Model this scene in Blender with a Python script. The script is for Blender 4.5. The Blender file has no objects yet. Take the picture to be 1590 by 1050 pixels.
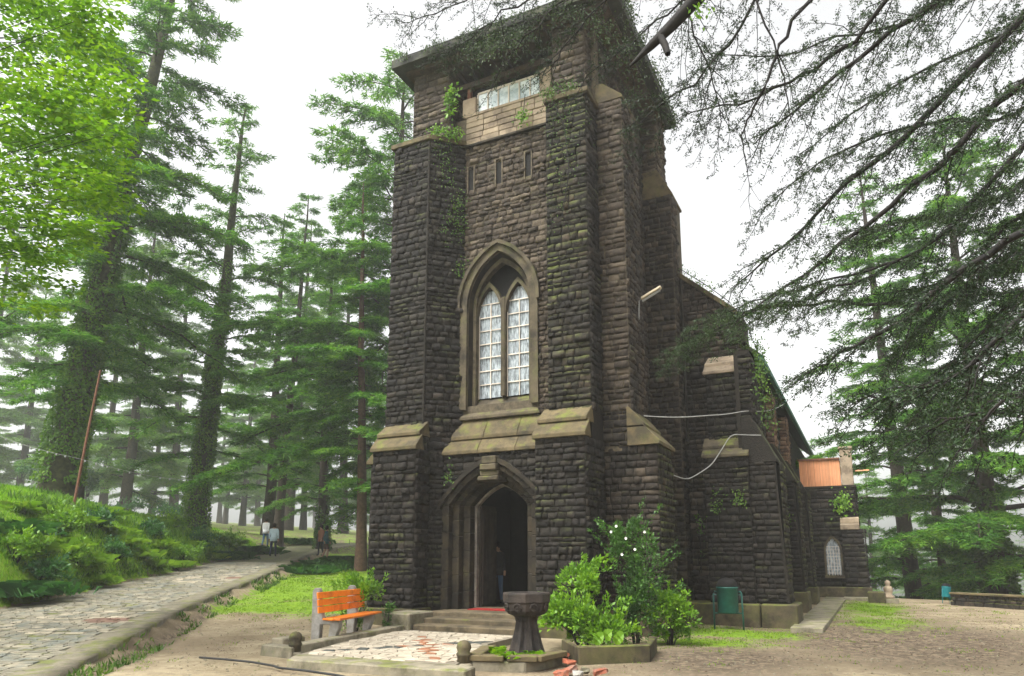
import bpy, bmesh, math, random
import numpy as np
from mathutils import Vector, Matrix

# ------------------------------------------------------------------ camera
F_PX, PX, PY = 1100.0, 795.0, 664.0
PITCH, YAW, EYE = math.radians(10.6), math.radians(26.3), 1.6
scene = bpy.context.scene
col = scene.collection
cam = bpy.data.cameras.new('camera')
cam.sensor_width = 36.0
cam.lens = 36.0 * F_PX / 1590.0
cam.shift_y = (PY - 525.0) / 1590.0
cam.clip_start, cam.clip_end = 0.1, 2000.0
camo = bpy.data.objects.new('camera', cam)
camo.location = (0, 0, EYE)
camo.rotation_euler = (math.radians(90) + PITCH, 0, YAW)
col.objects.link(camo)
scene.camera = camo

# ------------------------------------------------------------------ sky, sun, exposure
SUN_EL, SUN_AZ = math.radians(58), math.radians(205)      # azimuth clockwise from +Y
world = bpy.data.worlds.new('World')
scene.world = world
world.use_nodes = True
wn = world.node_tree
wn.nodes.clear()
w_out = wn.nodes.new('ShaderNodeOutputWorld')
w_bg = wn.nodes.new('ShaderNodeBackground')
w_sky = wn.nodes.new('ShaderNodeTexSky')
w_sky.sky_type = 'NISHITA'
w_sky.sun_disc = False
w_sky.sun_elevation = SUN_EL
w_sky.sun_rotation = SUN_AZ
w_sky.air_density, w_sky.dust_density, w_sky.ozone_density = 1.0, 6.0, 0.6
w_hs = wn.nodes.new('ShaderNodeHueSaturation')            # overcast: the cloud takes the blue out
w_hs.inputs['Saturation'].default_value = 0.05
wn.links.new(w_sky.outputs[0], w_hs.inputs['Color'])
wn.links.new(w_hs.outputs[0], w_bg.inputs[0])
w_bg.inputs[1].default_value = 0.15
wn.links.new(w_bg.outputs[0], w_out.inputs[0])
sun = bpy.data.lights.new('sun', 'SUN')
sun.energy, sun.angle, sun.color = 1.5, math.radians(25), (1.0, 0.96, 0.88)
suno = bpy.data.objects.new('sun', sun)
sd = Vector((math.sin(SUN_AZ) * math.cos(SUN_EL), math.cos(SUN_AZ) * math.cos(SUN_EL), math.sin(SUN_EL)))
suno.rotation_euler = sd.to_track_quat('Z', 'Y').to_euler()
col.objects.link(suno)
scene.view_settings.view_transform = 'Standard'
scene.view_settings.look = 'None'
scene.view_settings.gamma = 1.0
scene.view_settings.exposure = 1.42
scene.render.engine = 'CYCLES'
cy_ = scene.cycles
cy_.max_bounces, cy_.diffuse_bounces, cy_.glossy_bounces = 6, 3, 2
cy_.transmission_bounces, cy_.transparent_max_bounces, cy_.volume_bounces = 4, 6, 1
cy_.use_adaptive_sampling = True
cy_.adaptive_threshold = 0.02
cy_.use_denoising = True
cy_.caustics_reflective = cy_.caustics_refractive = False

# ------------------------------------------------------------------ placing by sight lines
_c, _s = math.cos(YAW), math.sin(YAW)
FW0 = np.array([-_s, _c, 0.0]); RT = np.array([_c, _s, 0.0]); UP0 = np.array([0, 0, 1.0])
FWD = FW0 * math.cos(PITCH) + UP0 * math.sin(PITCH)
UPV = UP0 * math.cos(PITCH) - FW0 * math.sin(PITCH)
CAM = np.array([0, 0, EYE])
def ray(x, y): return RT * (x - PX) / F_PX - UPV * (y - PY) / F_PX + FWD
def onY(x, y, Y): d = ray(x, y); return CAM + d * Y / d[1]
def onX(x, y, X): d = ray(x, y); return CAM + d * X / d[0]
def onZ(x, y, Z): d = ray(x, y); return CAM + d * (Z - EYE) / d[2]
def atD(x, y, D): d = ray(x, y); return CAM + d * D / (d @ FW0)
def W(u, D): return RT * u + FW0 * D
def proj(p):
    v = np.asarray(p, float) - CAM
    z = v @ FWD
    return PX + F_PX * (v @ RT) / z, PY - F_PX * (v @ UPV) / z

rng = np.random.default_rng(11)
random.seed(11)

# ------------------------------------------------------------------ materials
def new_mat(name):
    m = bpy.data.materials.new(name)
    m.use_nodes = True
    nt = m.node_tree
    nt.nodes.clear()
    out = nt.nodes.new('ShaderNodeOutputMaterial')
    return m, nt, out
class G:
    """small node-graph helper"""
    def __init__(s, nt): s.nt = nt
    def n(s, t, ins=None, **kw):
        nd = s.nt.nodes.new(t)
        for k, v in kw.items(): setattr(nd, k, v)
        for k, v in (ins or {}).items():
            if isinstance(v, bpy.types.NodeSocket): s.nt.links.new(v, nd.inputs[k])
            else: nd.inputs[k].default_value = v
        return nd
    def noise(s, vec, scale, detail=4, rough=0.55):
        return s.n('ShaderNodeTexNoise', {'Vector': vec, 'Scale': scale, 'Detail': detail, 'Roughness': rough}).outputs['Fac']
    def ramp(s, fac, stops, interp='LINEAR'):
        r = s.n('ShaderNodeValToRGB', {'Fac': fac})
        cr = r.color_ramp
        cr.interpolation = interp
        while len(cr.elements) < len(stops): cr.elements.new(0.5)
        for e, (p, c) in zip(cr.elements, stops):
            e.position = p
            e.color = (*c, 1) if len(c) == 3 else c
        return r.outputs[0]
    def mix(s, fac, a, b, mode='MIX'):
        m = s.n('ShaderNodeMix', data_type='RGBA', blend_type=mode)
        for k, v in ((0, fac), (6, a), (7, b)):
            if isinstance(v, bpy.types.NodeSocket): s.nt.links.new(v, m.inputs[k])
            else: m.inputs[k].default_value = (*v, 1) if isinstance(v, tuple) and len(v) == 3 else v
        return m.outputs[2]
    def math(s, op, a, b=0.0, clamp=False):
        m = s.n('ShaderNodeMath', operation=op, use_clamp=clamp)
        for k, v in ((0, a), (1, b)):
            if isinstance(v, bpy.types.NodeSocket): s.nt.links.new(v, m.inputs[k])
            else: m.inputs[k].default_value = v
        return m.outputs[0]
    def step(s, fac, lo, hi):
        return s.n('ShaderNodeMapRange', {'Value': fac, 'From Min': lo, 'From Max': hi, 'To Min': 0.0, 'To Max': 1.0}).outputs[0]
    def wpos(s): return s.n('ShaderNodeNewGeometry').outputs['Position']
    def bump(s, h, dist, strength=1.0):
        return s.n('ShaderNodeBump', {'Height': h, 'Distance': dist, 'Strength': strength}).outputs[0]

def principled(g, out, color, rough=0.85, spec=0.3, normal=None, **extra):
    ins = {'Base Color': color if isinstance(color, bpy.types.NodeSocket) else (*color, 1), 'Roughness': rough, 'Specular IOR Level': spec}
    if normal is not None: ins['Normal'] = normal
    ins.update(extra)
    b = g.n('ShaderNodeBsdfPrincipled', ins)
    g.nt.links.new(b.outputs[0], out.inputs[0])
    return b

def stone_mat(name, pale, mid, dark, soot=0.5, moss=0.3, sootscale=0.55):
    """rock-faced rubble: a tone for each stone, soot streaks, moss on ledges"""
    m, nt, out = new_mat(name); g = G(nt)
    geo = g.n('ShaderNodeNewGeometry'); oi = g.n('ShaderNodeObjectInfo')
    pos = geo.outputs['Position']
    rnd = g.math('FRACT', g.math('ADD', geo.outputs['Random Per Island'], oi.outputs['Random']))
    tone = g.ramp(rnd, [(0.0, dark), (0.28, mid), (0.5, dark), (0.78, mid), (0.86, pale), (1.0, pale)])
    fine = g.noise(pos, 16, 5, 0.65)
    c = g.mix(g.math('MULTIPLY', g.step(fine, 0.52, 0.66), 0.8), tone, pale)
    c = g.mix(g.math('MULTIPLY', g.step(g.noise(pos, 5.5, 5, 0.7), 0.50, 0.64), 0.7), c, dark)
    st = g.n('ShaderNodeMapping', {'Vector': pos, 'Scale': (1.0, 1.0, 0.3)}).outputs[0]
    so = g.noise(st, sootscale * 2.2, 5, 0.6)
    sootf = g.step(so, 0.62 - soot * 0.5, 0.80 - soot * 0.4)
    c = g.mix(g.math('MULTIPLY', sootf, 0.88), c, g.mix(rnd, (0.010, 0.009, 0.0075), (0.030, 0.026, 0.020)))
    up = g.n('ShaderNodeSeparateXYZ', {0: geo.outputs['Normal']}).outputs[2]
    mo = g.math('MULTIPLY', g.step(up, 0.0, 0.55), g.step(g.noise(pos, 1.3, 5, 0.65), 0.72 - moss * 0.5, 0.86 - moss * 0.4))
    c = g.mix(g.math('MULTIPLY', mo, 0.85), c, g.mix(fine, (0.05, 0.075, 0.012), (0.14, 0.15, 0.03)))
    nrm = g.bump(g.noise(pos, 38, 5, 0.7), 0.035, 1.0)
    principled(g, out, c, 0.82, 0.25, nrm)
    return m

def plain_mat(name, a, b, scale=6.0, rough=0.85, moss=0.0, bumpd=0.006, spec=0.25, stain=None, metallic=0.0):
    m, nt, out = new_mat(name); g = G(nt)
    geo = g.n('ShaderNodeNewGeometry'); pos = geo.outputs['Position']
    oi = g.n('ShaderNodeObjectInfo')
    n1 = g.noise(pos, scale, 6, 0.65)
    c = g.mix(g.step(n1, 0.35, 0.65), a, b)
    rnd = g.math('FRACT', g.math('ADD', geo.outputs['Random Per Island'], oi.outputs['Random']))
    c = g.mix(1.0, c, g.ramp(rnd, [(0, (0.78, 0.78, 0.78)), (1, (1.12, 1.12, 1.12))]), 'MULTIPLY')
    if stain:
        c = g.mix(g.math('MULTIPLY', g.step(g.noise(pos, 1.7, 6, 0.7), 0.48, 0.62), 0.8), c, stain)
    if moss:
        up = g.n('ShaderNodeSeparateXYZ', {0: geo.outputs['Normal']}).outputs[2]
        f = g.math('MULTIPLY', g.step(up, -0.2, 0.6), g.step(g.noise(pos, 2.6, 6, 0.7), 0.62 - moss * 0.35, 0.72 - moss * 0.25))
        c = g.mix(g.math('MULTIPLY', f, 0.85), c, g.mix(n1, (0.06, 0.085, 0.012), (0.17, 0.18, 0.035)))
    principled(g, out, c, rough, spec, g.bump(g.noise(pos, scale * 5, 5, 0.7), bumpd) if bumpd else None, Metallic=metallic)
    return m

def leaf_mat(name, dark, mid, pale, trans=0.35, clump=0.7, gloss=0.25):
    m, nt, out = new_mat(name); g = G(nt)
    geo = g.n('ShaderNodeNewGeometry'); oi = g.n('ShaderNodeObjectInfo')
    rnd = geo.outputs['Random Per Island']
    cl = g.noise(g.n('ShaderNodeVectorMath', {0: geo.outputs['Position'], 1: oi.outputs['Location']}, operation='ADD').outputs[0], clump, 3, 0.6)
    f = g.math('ADD', g.math('MULTIPLY', rnd, 0.5), g.math('MULTIPLY', g.step(cl, 0.3, 0.7), 0.5))
    c = g.ramp(f, [(0.05, dark), (0.5, mid), (0.95, pale)])
    p = g.n('ShaderNodeBsdfPrincipled', {'Base Color': c, 'Roughness': 0.5, 'Specular IOR Level': gloss})
    t = g.n('ShaderNodeBsdfTranslucent', {'Color': g.mix(1.0, c, (1.25, 1.3, 0.7), 'MULTIPLY')})
    mx = g.n('ShaderNodeMixShader', {0: trans, 1: p.outputs[0], 2: t.outputs[0]})
    nt.links.new(mx.outputs[0], out.inputs[0])
    return m

MAT = {}
MAT['stone'] = stone_mat('rubble_stone', (0.0893, 0.0696, 0.0497), (0.0469, 0.0359, 0.0271), (0.0223, 0.0177, 0.0143), 0.34, 0.25)
MAT['stone_pale'] = stone_mat('pale_rubble_stone', (0.1259, 0.0990, 0.0691), (0.0755, 0.0573, 0.0412), (0.0357, 0.0278, 0.0209), 0.12, 0.25)
MAT['stone_dark'] = stone_mat('sooty_rubble_stone', (0.0508, 0.0411, 0.0328), (0.0221, 0.0184, 0.0155), (0.0106, 0.0090, 0.0082), 0.55, 0.34)
MAT['stone_mossy'] = stone_mat('mossy_rubble_stone', (0.0719, 0.0543, 0.0364), (0.0288, 0.0236, 0.0164), (0.0115, 0.0100, 0.0077), 0.5, 0.58)
MAT['mortar'] = plain_mat('mortar', (0.0562, 0.0457, 0.0313), (0.1249, 0.1006, 0.0644), 9)
MAT['mortar_dark'] = plain_mat('sooty_mortar', (0.0095, 0.0081, 0.0060), (0.0236, 0.0192, 0.0135), 9)
MAT['dressed'] = plain_mat('dressed_stone', (0.0674, 0.0545, 0.0340), (0.1012, 0.0810, 0.0517), 4, moss=0.35, stain=(0.0185, 0.0156, 0.0114))
MAT['dressed_dark'] = plain_mat('blackened_dressed_stone', (0.0111, 0.0092, 0.0068), (0.0268, 0.0216, 0.0140), 3, moss=0.1, stain=(0.0472, 0.0360, 0.0203))
MAT['coping'] = plain_mat('coping_stone', (0.0835, 0.0651, 0.0334), (0.1276, 0.0989, 0.0510), 5, moss=0.3, stain=(0.035, 0.030, 0.02))
MAT['ashlar'] = plain_mat('pale_ashlar', (0.2527, 0.1966, 0.1334), (0.3510, 0.2808, 0.1966), 3, moss=0.1, stain=(0.1123, 0.0842, 0.0597))
MAT['slab'] = plain_mat('concrete_slab', (0.1560, 0.1404, 0.1014), (0.2496, 0.2184, 0.1560), 4, moss=0.35, stain=(0.0780, 0.0702, 0.0468))
MAT['step'] = plain_mat('worn_step_stone', (0.0881, 0.0691, 0.0429), (0.1511, 0.1181, 0.0700), 4, moss=0.05, stain=(0.0378, 0.0317, 0.0203))
MAT['plinth'] = plain_mat('plinth_concrete', (0.0446, 0.0370, 0.0222), (0.0951, 0.0762, 0.0426), 3, moss=0.45, stain=(0.0208, 0.0174, 0.0120))
MAT['roof'] = plain_mat('mossy_slate', (0.0273, 0.0281, 0.0265), (0.0585, 0.0585, 0.0530), 3, moss=0.45)
MAT['timber'] = plain_mat('dark_timber', (0.03, 0.022, 0.017), (0.075, 0.05, 0.035), 7)
MAT['green_gutter'] = plain_mat('green_gutter_paint', (0.02, 0.11, 0.085), (0.035, 0.16, 0.12), 5, 0.5)
MAT['orange_sheet'] = plain_mat('peach_corrugated_sheet', (0.66, 0.33, 0.17), (0.74, 0.40, 0.22), 1.2, 0.6, bumpd=0)
MAT['brown_pier'] = stone_mat('brown_pier_stone', (0.2340, 0.1482, 0.0936), (0.1482, 0.0897, 0.0585), (0.0858, 0.0546, 0.0390), 0.1, 0.35)
MAT['black'] = plain_mat('black_hood_and_shade', (0.006, 0.006, 0.006), (0.012, 0.011, 0.010), 4, 0.9)  # own black of the bin hoods, and shade painted into openings
MAT['window_paint'] = plain_mat('cream_glazing_bar_paint', (0.55, 0.48, 0.40), (0.68, 0.61, 0.53), 8, 0.6, bumpd=0)
MAT['orange_paint'] = plain_mat('orange_bench_paint', (0.78, 0.19, 0.012), (0.86, 0.25, 0.02), 9, 0.45, bumpd=0.002, spec=0.4, stain=(0.50, 0.13, 0.025))
MAT['concrete_pale'] = plain_mat('pale_bench_concrete', (0.2808, 0.2652, 0.2418), (0.4368, 0.4212, 0.3900), 7, 0.85, stain=(0.1950, 0.1794, 0.1482))
MAT['font_stone'] = plain_mat('dark_font_stone', (0.0111, 0.0095, 0.0087), (0.0337, 0.0269, 0.0222), 8, 0.7, moss=0.0, bumpd=0.012, stain=(0.0554, 0.0416, 0.0337))
MAT['bin_green'] = plain_mat('green_bin_paint', (0.006, 0.055, 0.045), (0.012, 0.085, 0.07), 6, 0.45, bumpd=0, spec=0.4)
MAT['teal'] = plain_mat('teal_paint', (0.01, 0.16, 0.18), (0.015, 0.22, 0.24), 6, 0.45, bumpd=0)
MAT['mosaic'] = plain_mat('pale_mosaic_tile', (0.3120, 0.2691, 0.2028), (0.4368, 0.3822, 0.2964), 4, 0.7, bumpd=0.003)
MAT['mosaic_red'] = plain_mat('red_mosaic_tile', (0.2340, 0.0983, 0.0468), (0.2925, 0.1404, 0.0780), 4, 0.7, bumpd=0.003)
MAT['mosaic_dark'] = plain_mat('dark_mosaic_tile', (0.045, 0.05, 0.045), (0.08, 0.085, 0.075), 4, 0.7, bumpd=0.003)
MAT['grout'] = plain_mat('mosaic_grout', (0.1716, 0.1482, 0.1092), (0.2496, 0.2184, 0.1638), 6)
MAT['sett'] = plain_mat('path_sett', (0.1638, 0.1521, 0.1131), (0.2574, 0.2301, 0.1677), 2.2, moss=0.10, stain=(0.1170, 0.1326, 0.1170))
MAT['sett_pale'] = plain_mat('pale_path_sett', (0.2808, 0.2496, 0.1833), (0.3744, 0.3276, 0.2418), 3, stain=(0.1950, 0.1794, 0.1326))
MAT['sett_red'] = plain_mat('red_path_sett', (0.1638, 0.0963, 0.0655), (0.1966, 0.1260, 0.0936), 3)
MAT['path_bed'] = plain_mat('path_bed', (0.0936, 0.0897, 0.0546), (0.1560, 0.1443, 0.0936), 5, moss=0.35)
MAT['brick_red'] = plain_mat('broken_red_brick', (0.2480, 0.0660, 0.0360), (0.3100, 0.1020, 0.0540), 12, stain=(0.1860, 0.1320, 0.1020))
MAT['bark'] = plain_mat('cedar_bark', (0.0232, 0.0181, 0.0120), (0.0564, 0.0424, 0.0284), 7, 0.95, bumpd=0.05)
MAT['bark_mossy'] = plain_mat('mossy_bark', (0.0281, 0.0281, 0.0150), (0.0655, 0.0702, 0.0262), 5, 0.95, bumpd=0.05)
MAT['bark_red'] = plain_mat('reddish_bark', (0.0720, 0.0400, 0.0245), (0.1350, 0.0800, 0.0490), 7, 0.95, bumpd=0.05)
MAT['twig'] = plain_mat('dark_silhouette_twig', (0.008, 0.007, 0.007), (0.022, 0.019, 0.016), 12, 0.8, bumpd=0)  # darkened by colour so the boughs read as a backlit silhouette
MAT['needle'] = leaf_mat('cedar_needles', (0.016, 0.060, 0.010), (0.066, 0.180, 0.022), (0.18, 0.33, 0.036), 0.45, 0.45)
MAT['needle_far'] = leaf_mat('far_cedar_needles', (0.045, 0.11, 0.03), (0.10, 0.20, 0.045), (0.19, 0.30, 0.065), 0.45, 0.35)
MAT['needle_near'] = leaf_mat('overhanging_needles', (0.008, 0.020, 0.008), (0.020, 0.042, 0.014), (0.050, 0.088, 0.024), 0.12, 0.5)  # darker than the other needles: backlit silhouette put into the colour
MAT['maple'] = leaf_mat('bright_maple_leaves', (0.045, 0.12, 0.006), (0.13, 0.27, 0.010), (0.28, 0.43, 0.018), 0.45, 0.9)
MAT['ivy'] = leaf_mat('ivy_leaves', (0.025, 0.06, 0.010), (0.055, 0.12, 0.014), (0.12, 0.20, 0.022), 0.3, 1.2)
MAT['trunk_moss'] = leaf_mat('trunk_ivy_leaves', (0.03, 0.08, 0.008), (0.075, 0.17, 0.012), (0.17, 0.30, 0.02), 0.35, 1.0)
MAT['roof_ivy'] = leaf_mat('roof_creeper_leaves', (0.02, 0.04, 0.016), (0.045, 0.075, 0.025), (0.09, 0.13, 0.035), 0.3, 1.0)
MAT['bright_leaf'] = leaf_mat('bright_shrub_leaves', (0.05, 0.13, 0.010), (0.12, 0.26, 0.014), (0.24, 0.40, 0.022), 0.35, 2.4, 0.35)
MAT['rose_leaf'] = leaf_mat('rose_leaves', (0.02, 0.065, 0.014), (0.05, 0.13, 0.02), (0.10, 0.22, 0.03), 0.3, 2.0, 0.35)
MAT['dark_leaf'] = leaf_mat('dark_shrub_leaves', (0.012, 0.055, 0.014), (0.035, 0.125, 0.026), (0.085, 0.21, 0.04), 0.3, 1.5, 0.35)
MAT['lily_leaf'] = leaf_mat('strappy_lily_leaves', (0.06, 0.15, 0.012), (0.14, 0.27, 0.02), (0.27, 0.40, 0.045), 0.4, 1.0, 0.3)
MAT['grass'] = leaf_mat('short_grass', (0.06, 0.15, 0.006), (0.14, 0.30, 0.010), (0.27, 0.44, 0.016), 0.4, 0.6, 0.15)
MAT['moss_lawn'] = leaf_mat('mossy_turf', (0.06, 0.11, 0.006), (0.115, 0.20, 0.008), (0.22, 0.31, 0.014), 0.35, 0.9, 0.1)
MAT['litter'] = plain_mat('fallen_leaf', (0.035, 0.025, 0.017), (0.14, 0.095, 0.055), 9, bumpd=0)
MAT['petal'] = plain_mat('white_petal', (0.78, 0.78, 0.74), (0.82, 0.82, 0.78), 8, bumpd=0)
MAT['cable_white'] = plain_mat('white_cable', (0.26, 0.26, 0.25), (0.36, 0.36, 0.34), 9, bumpd=0)
MAT['cable_black'] = plain_mat('black_hose', (0.015, 0.015, 0.015), (0.03, 0.03, 0.03), 9, 0.6, bumpd=0)
MAT['rust'] = plain_mat('rusty_pole', (0.13, 0.055, 0.03), (0.22, 0.10, 0.06), 9)
MAT['tube'] = plain_mat('fluorescent_tube_fitting', (0.62, 0.52, 0.36), (0.72, 0.62, 0.45), 9, bumpd=0)
MAT['red_mat'] = plain_mat('red_door_mat', (0.20, 0.012, 0.012), (0.30, 0.025, 0.02), 9, 0.95)
MAT['wood_door'] = plain_mat('dark_door_wood', (0.022, 0.016, 0.012), (0.05, 0.036, 0.027), 5)
MAT['jamb'] = plain_mat('pale_door_jamb', (0.16, 0.14, 0.115), (0.30, 0.265, 0.22), 5, bumpd=0, stain=(0.09, 0.08, 0.07))
def cloth(name, c): MAT[name] = plain_mat(name, tuple(x * 0.85 for x in c), c, 10, 0.9, bumpd=0)
for nm, c in dict(skin=(0.33, 0.19, 0.125), hair=(0.02, 0.015, 0.012), shirt_blue=(0.62, 0.76, 0.82), trousers_navy=(0.025, 0.035, 0.07), shirt_white=(0.74, 0.74, 0.74),
                  jeans=(0.08, 0.16, 0.28), top_teal=(0.02, 0.09, 0.11), skirt_brown=(0.09, 0.045, 0.04), top_rust=(0.22, 0.09, 0.05), dark_cloth=(0.02, 0.02, 0.025), shoe_tan=(0.45, 0.30, 0.22)).items(): cloth(nm, c)

def glass_mat():
    m, nt, out = new_mat('streak_reflection_glass'); g = G(nt)
    pos = g.wpos()
    st = g.n('ShaderNodeMapping', {'Vector': pos, 'Scale': (14, 14, 3.0)}).outputs[0]
    n = g.noise(st, 1.6, 5, 0.7)
    c = g.mix(g.step(n, 0.38, 0.66), (0.10, 0.115, 0.125), (0.42, 0.47, 0.50))  # dark and pale streaks: tree reflections painted into the glass colour
    principled(g, out, c, 0.22, 0.6, g.bump(g.noise(pos, 7, 2), 0.01, 0.5))
    return m
MAT['glass'] = glass_mat()
def pale_glass():
    m, nt, out = new_mat('belfry_glass'); g = G(nt)
    n = g.noise(g.wpos(), 2.2, 5, 0.7)
    principled(g, out, g.mix(g.step(n, 0.4, 0.6), (0.30, 0.38, 0.40), (0.66, 0.72, 0.72)), 0.2, 0.6)
    return m
MAT['pale_glass'] = pale_glass()
def ground_mat():
    m, nt, out = new_mat('earth_and_moss'); g = G(nt)
    pos = g.wpos()
    at = g.n('ShaderNodeAttribute', attribute_name='green').outputs['Fac']
    lit = g.n('ShaderNodeAttribute', attribute_name='litter').outputs['Fac']
    n1, n2, n3 = g.noise(pos, 0.9, 6, 0.65), g.noise(pos, 7, 6, 0.7), g.noise(pos, 32, 4, 0.7)
    soil = g.mix(g.step(n1, 0.35, 0.65), (0.175, 0.138, 0.082), (0.325, 0.272, 0.178))
    soil = g.mix(g.math('MULTIPLY', g.step(n2, 0.50, 0.66), 0.55), soil, (0.13, 0.095, 0.062))
    soil = g.mix(g.math('MULTIPLY', g.step(n3, 0.55, 0.75), 0.45), soil, (0.42, 0.36, 0.28))
    dirt = g.mix(g.step(n2, 0.4, 0.62), (0.05, 0.038, 0.026), (0.20, 0.155, 0.105))
    lf = g.step(g.math('ADD', lit, g.math('MULTIPLY', g.math('SUBTRACT', n2, 0.5), 1.3)), 0.35, 0.75)
    soil = g.mix(g.math('MULTIPLY', g.step(g.noise(pos, 0.35, 5, 0.6), 0.48, 0.62), 0.6), soil, g.mix(n2, (0.10, 0.072, 0.045), (0.20, 0.15, 0.10)))
    soil = g.mix(lf, soil, dirt)
    grass = g.mix(g.step(n2, 0.35, 0.65), (0.075, 0.15, 0.010), (0.17, 0.27, 0.018))
    gf = g.step(g.math('ADD', at, g.math('MULTIPLY', g.math('SUBTRACT', g.math('ADD', g.math('MULTIPLY', n1, 0.5), g.math('MULTIPLY', n2, 0.5)), 0.5), 3.0)), 0.42, 0.66)
    c = g.mix(gf, soil, grass)
    principled(g, out, c, 0.95, 0.15, g.bump(g.math('ADD', n2, g.math('MULTIPLY', n3, 0.4)), 0.05))
    return m
MAT['ground'] = ground_mat()

# ------------------------------------------------------------------ mesh helpers
def np_mesh(name, verts, faces, mat, smooth=False):
    me = bpy.data.meshes.new(name)
    verts = np.asarray(verts, np.float32).reshape(-1, 3)
    faces = np.asarray(faces, np.int32)
    n, k = faces.shape
    me.vertices.add(len(verts)); me.vertices.foreach_set('co', verts.ravel())
    me.loops.add(n * k); me.loops.foreach_set('vertex_index', faces.ravel())
    me.polygons.add(n)
    me.polygons.foreach_set('loop_start', np.arange(0, n * k, k, dtype=np.int32))
    me.polygons.foreach_set('loop_total', np.full(n, k, np.int32))
    if smooth: me.polygons.foreach_set('use_smooth', np.ones(n, bool))
    me.update(calc_edges=True)
    me.materials.append(MAT[mat])
    return me
def link(name, me, parent=None, loc=None):
    o = bpy.data.objects.new(name, me)
    col.objects.link(o)
    if parent is not None: o.parent = parent
    if loc is not None: o.location = loc
    return o
def tag(o, label=None, cat=None, group=None, kind=None):
    if label: o['label'] = label
    if cat: o['category'] = cat
    if group: o['group'] = group
    if kind: o['kind'] = kind
    return o
def empty(name, loc, label, cat, group=None, rz=0.0):
    o = bpy.data.objects.new(name, None)
    o.empty_display_size = 0.2
    o.location = tuple(float(v) for v in loc); o.rotation_euler = (0, 0, rz)
    col.objects.link(o)
    return tag(o, label, cat, group)
class MB:
    """collects faces of any size into one mesh"""
    def __init__(s): s.v = []; s.f = []
    def add(s, vs, fs):
        b = len(s.v)
        s.v += [tuple(float(c) for c in v) for v in vs]
        s.f += [tuple(i + b for i in f) for f in fs]
        return s
    def box(s, x0, x1, y0, y1, z0, z1):
        return s.add([(x0, y0, z0), (x1, y0, z0), (x1, y1, z0), (x0, y1, z0), (x0, y0, z1), (x1, y0, z1), (x1, y1, z1), (x0, y1, z1)],
                     [(0, 3, 2, 1), (4, 5, 6, 7), (0, 1, 5, 4), (1, 2, 6, 5), (2, 3, 7, 6), (3, 0, 4, 7)])
    def hexa(s, b, t):
        return s.add(list(b) + list(t), [(3, 2, 1, 0), (4, 5, 6, 7), (0, 1, 5, 4), (1, 2, 6, 5), (2, 3, 7, 6), (3, 0, 4, 7)])
    def prism(s, pts, z0, z1):
        n = len(pts)
        return s.add([(x, y, z0) for x, y in pts] + [(x, y, z1) for x, y in pts],
                     [tuple(range(n))[::-1], tuple(range(n, 2 * n))] + [(i, (i + 1) % n, n + (i + 1) % n, n + i) for i in range(n)])
    def prism_y(s, pts, y0, y1):                                    # (x, z) outline pushed along y
        n = len(pts)
        return s.add([(x, y0, z) for x, z in pts] + [(x, y1, z) for x, z in pts],
                     [tuple(range(n)), tuple(range(n, 2 * n))[::-1]] + [(i, n + i, n + (i + 1) % n, (i + 1) % n) for i in range(n)])
    def prism_x(s, pts, x0, x1):                                    # (y, z) outline pushed along x
        n = len(pts)
        return s.add([(x0, y, z) for y, z in pts] + [(x1, y, z) for y, z in pts],
                     [tuple(range(n)), tuple(range(n, 2 * n))[::-1]] + [(i, n + i, n + (i + 1) % n, (i + 1) % n) for i in range(n)])
    def tube(s, pts, radii, sides=7, cap=True):
        v, f = tube_arrays(pts, radii, sides)
        s.add(v, f)
        if cap:
            b = len(s.v) - len(v)
            s.f.append(tuple(range(b, b + sides))[::-1]); s.f.append(tuple(range(len(s.v) - sides, len(s.v))))
        return s
    def lathe(s, prof, n=16, c=(0, 0)):
        rings = [[(c[0] + r * math.cos(2 * math.pi * i / n), c[1] + r * math.sin(2 * math.pi * i / n), z) for i in range(n)] for r, z in prof]
        b = len(s.v)
        for r_ in rings: s.v += r_
        for k in range(len(prof) - 1):
            for i in range(n): s.f.append((b + k * n + i, b + k * n + (i + 1) % n, b + (k + 1) * n + (i + 1) % n, b + (k + 1) * n + i))
        s.f.append(tuple(b + i for i in range(n))[::-1]); s.f.append(tuple(b + (len(prof) - 1) * n + i for i in range(n)))
        return s
    def build(s, name, mat, parent=None, smooth=False, bevel=0.0):
        me = bpy.data.meshes.new(name)
        me.from_pydata(s.v, [], s.f)
        if bevel:
            bm = bmesh.new(); bm.from_mesh(me)
            bmesh.ops.recalc_face_normals(bm, faces=bm.faces)
            bmesh.ops.bevel(bm, geom=[e for e in bm.edges if e.is_manifold and e.calc_face_angle(0) > 0.5], offset=bevel, segments=1, affect='EDGES')
            bm.to_mesh(me); bm.free()
        else:
            bm = bmesh.new(); bm.from_mesh(me)
            bmesh.ops.recalc_face_normals(bm, faces=bm.faces)
            bm.to_mesh(me); bm.free()
        me.materials.append(MAT[mat])
        if smooth: me.polygons.foreach_set('use_smooth', np.ones(len(me.polygons), bool))
        return link(name, me, parent)
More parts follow.
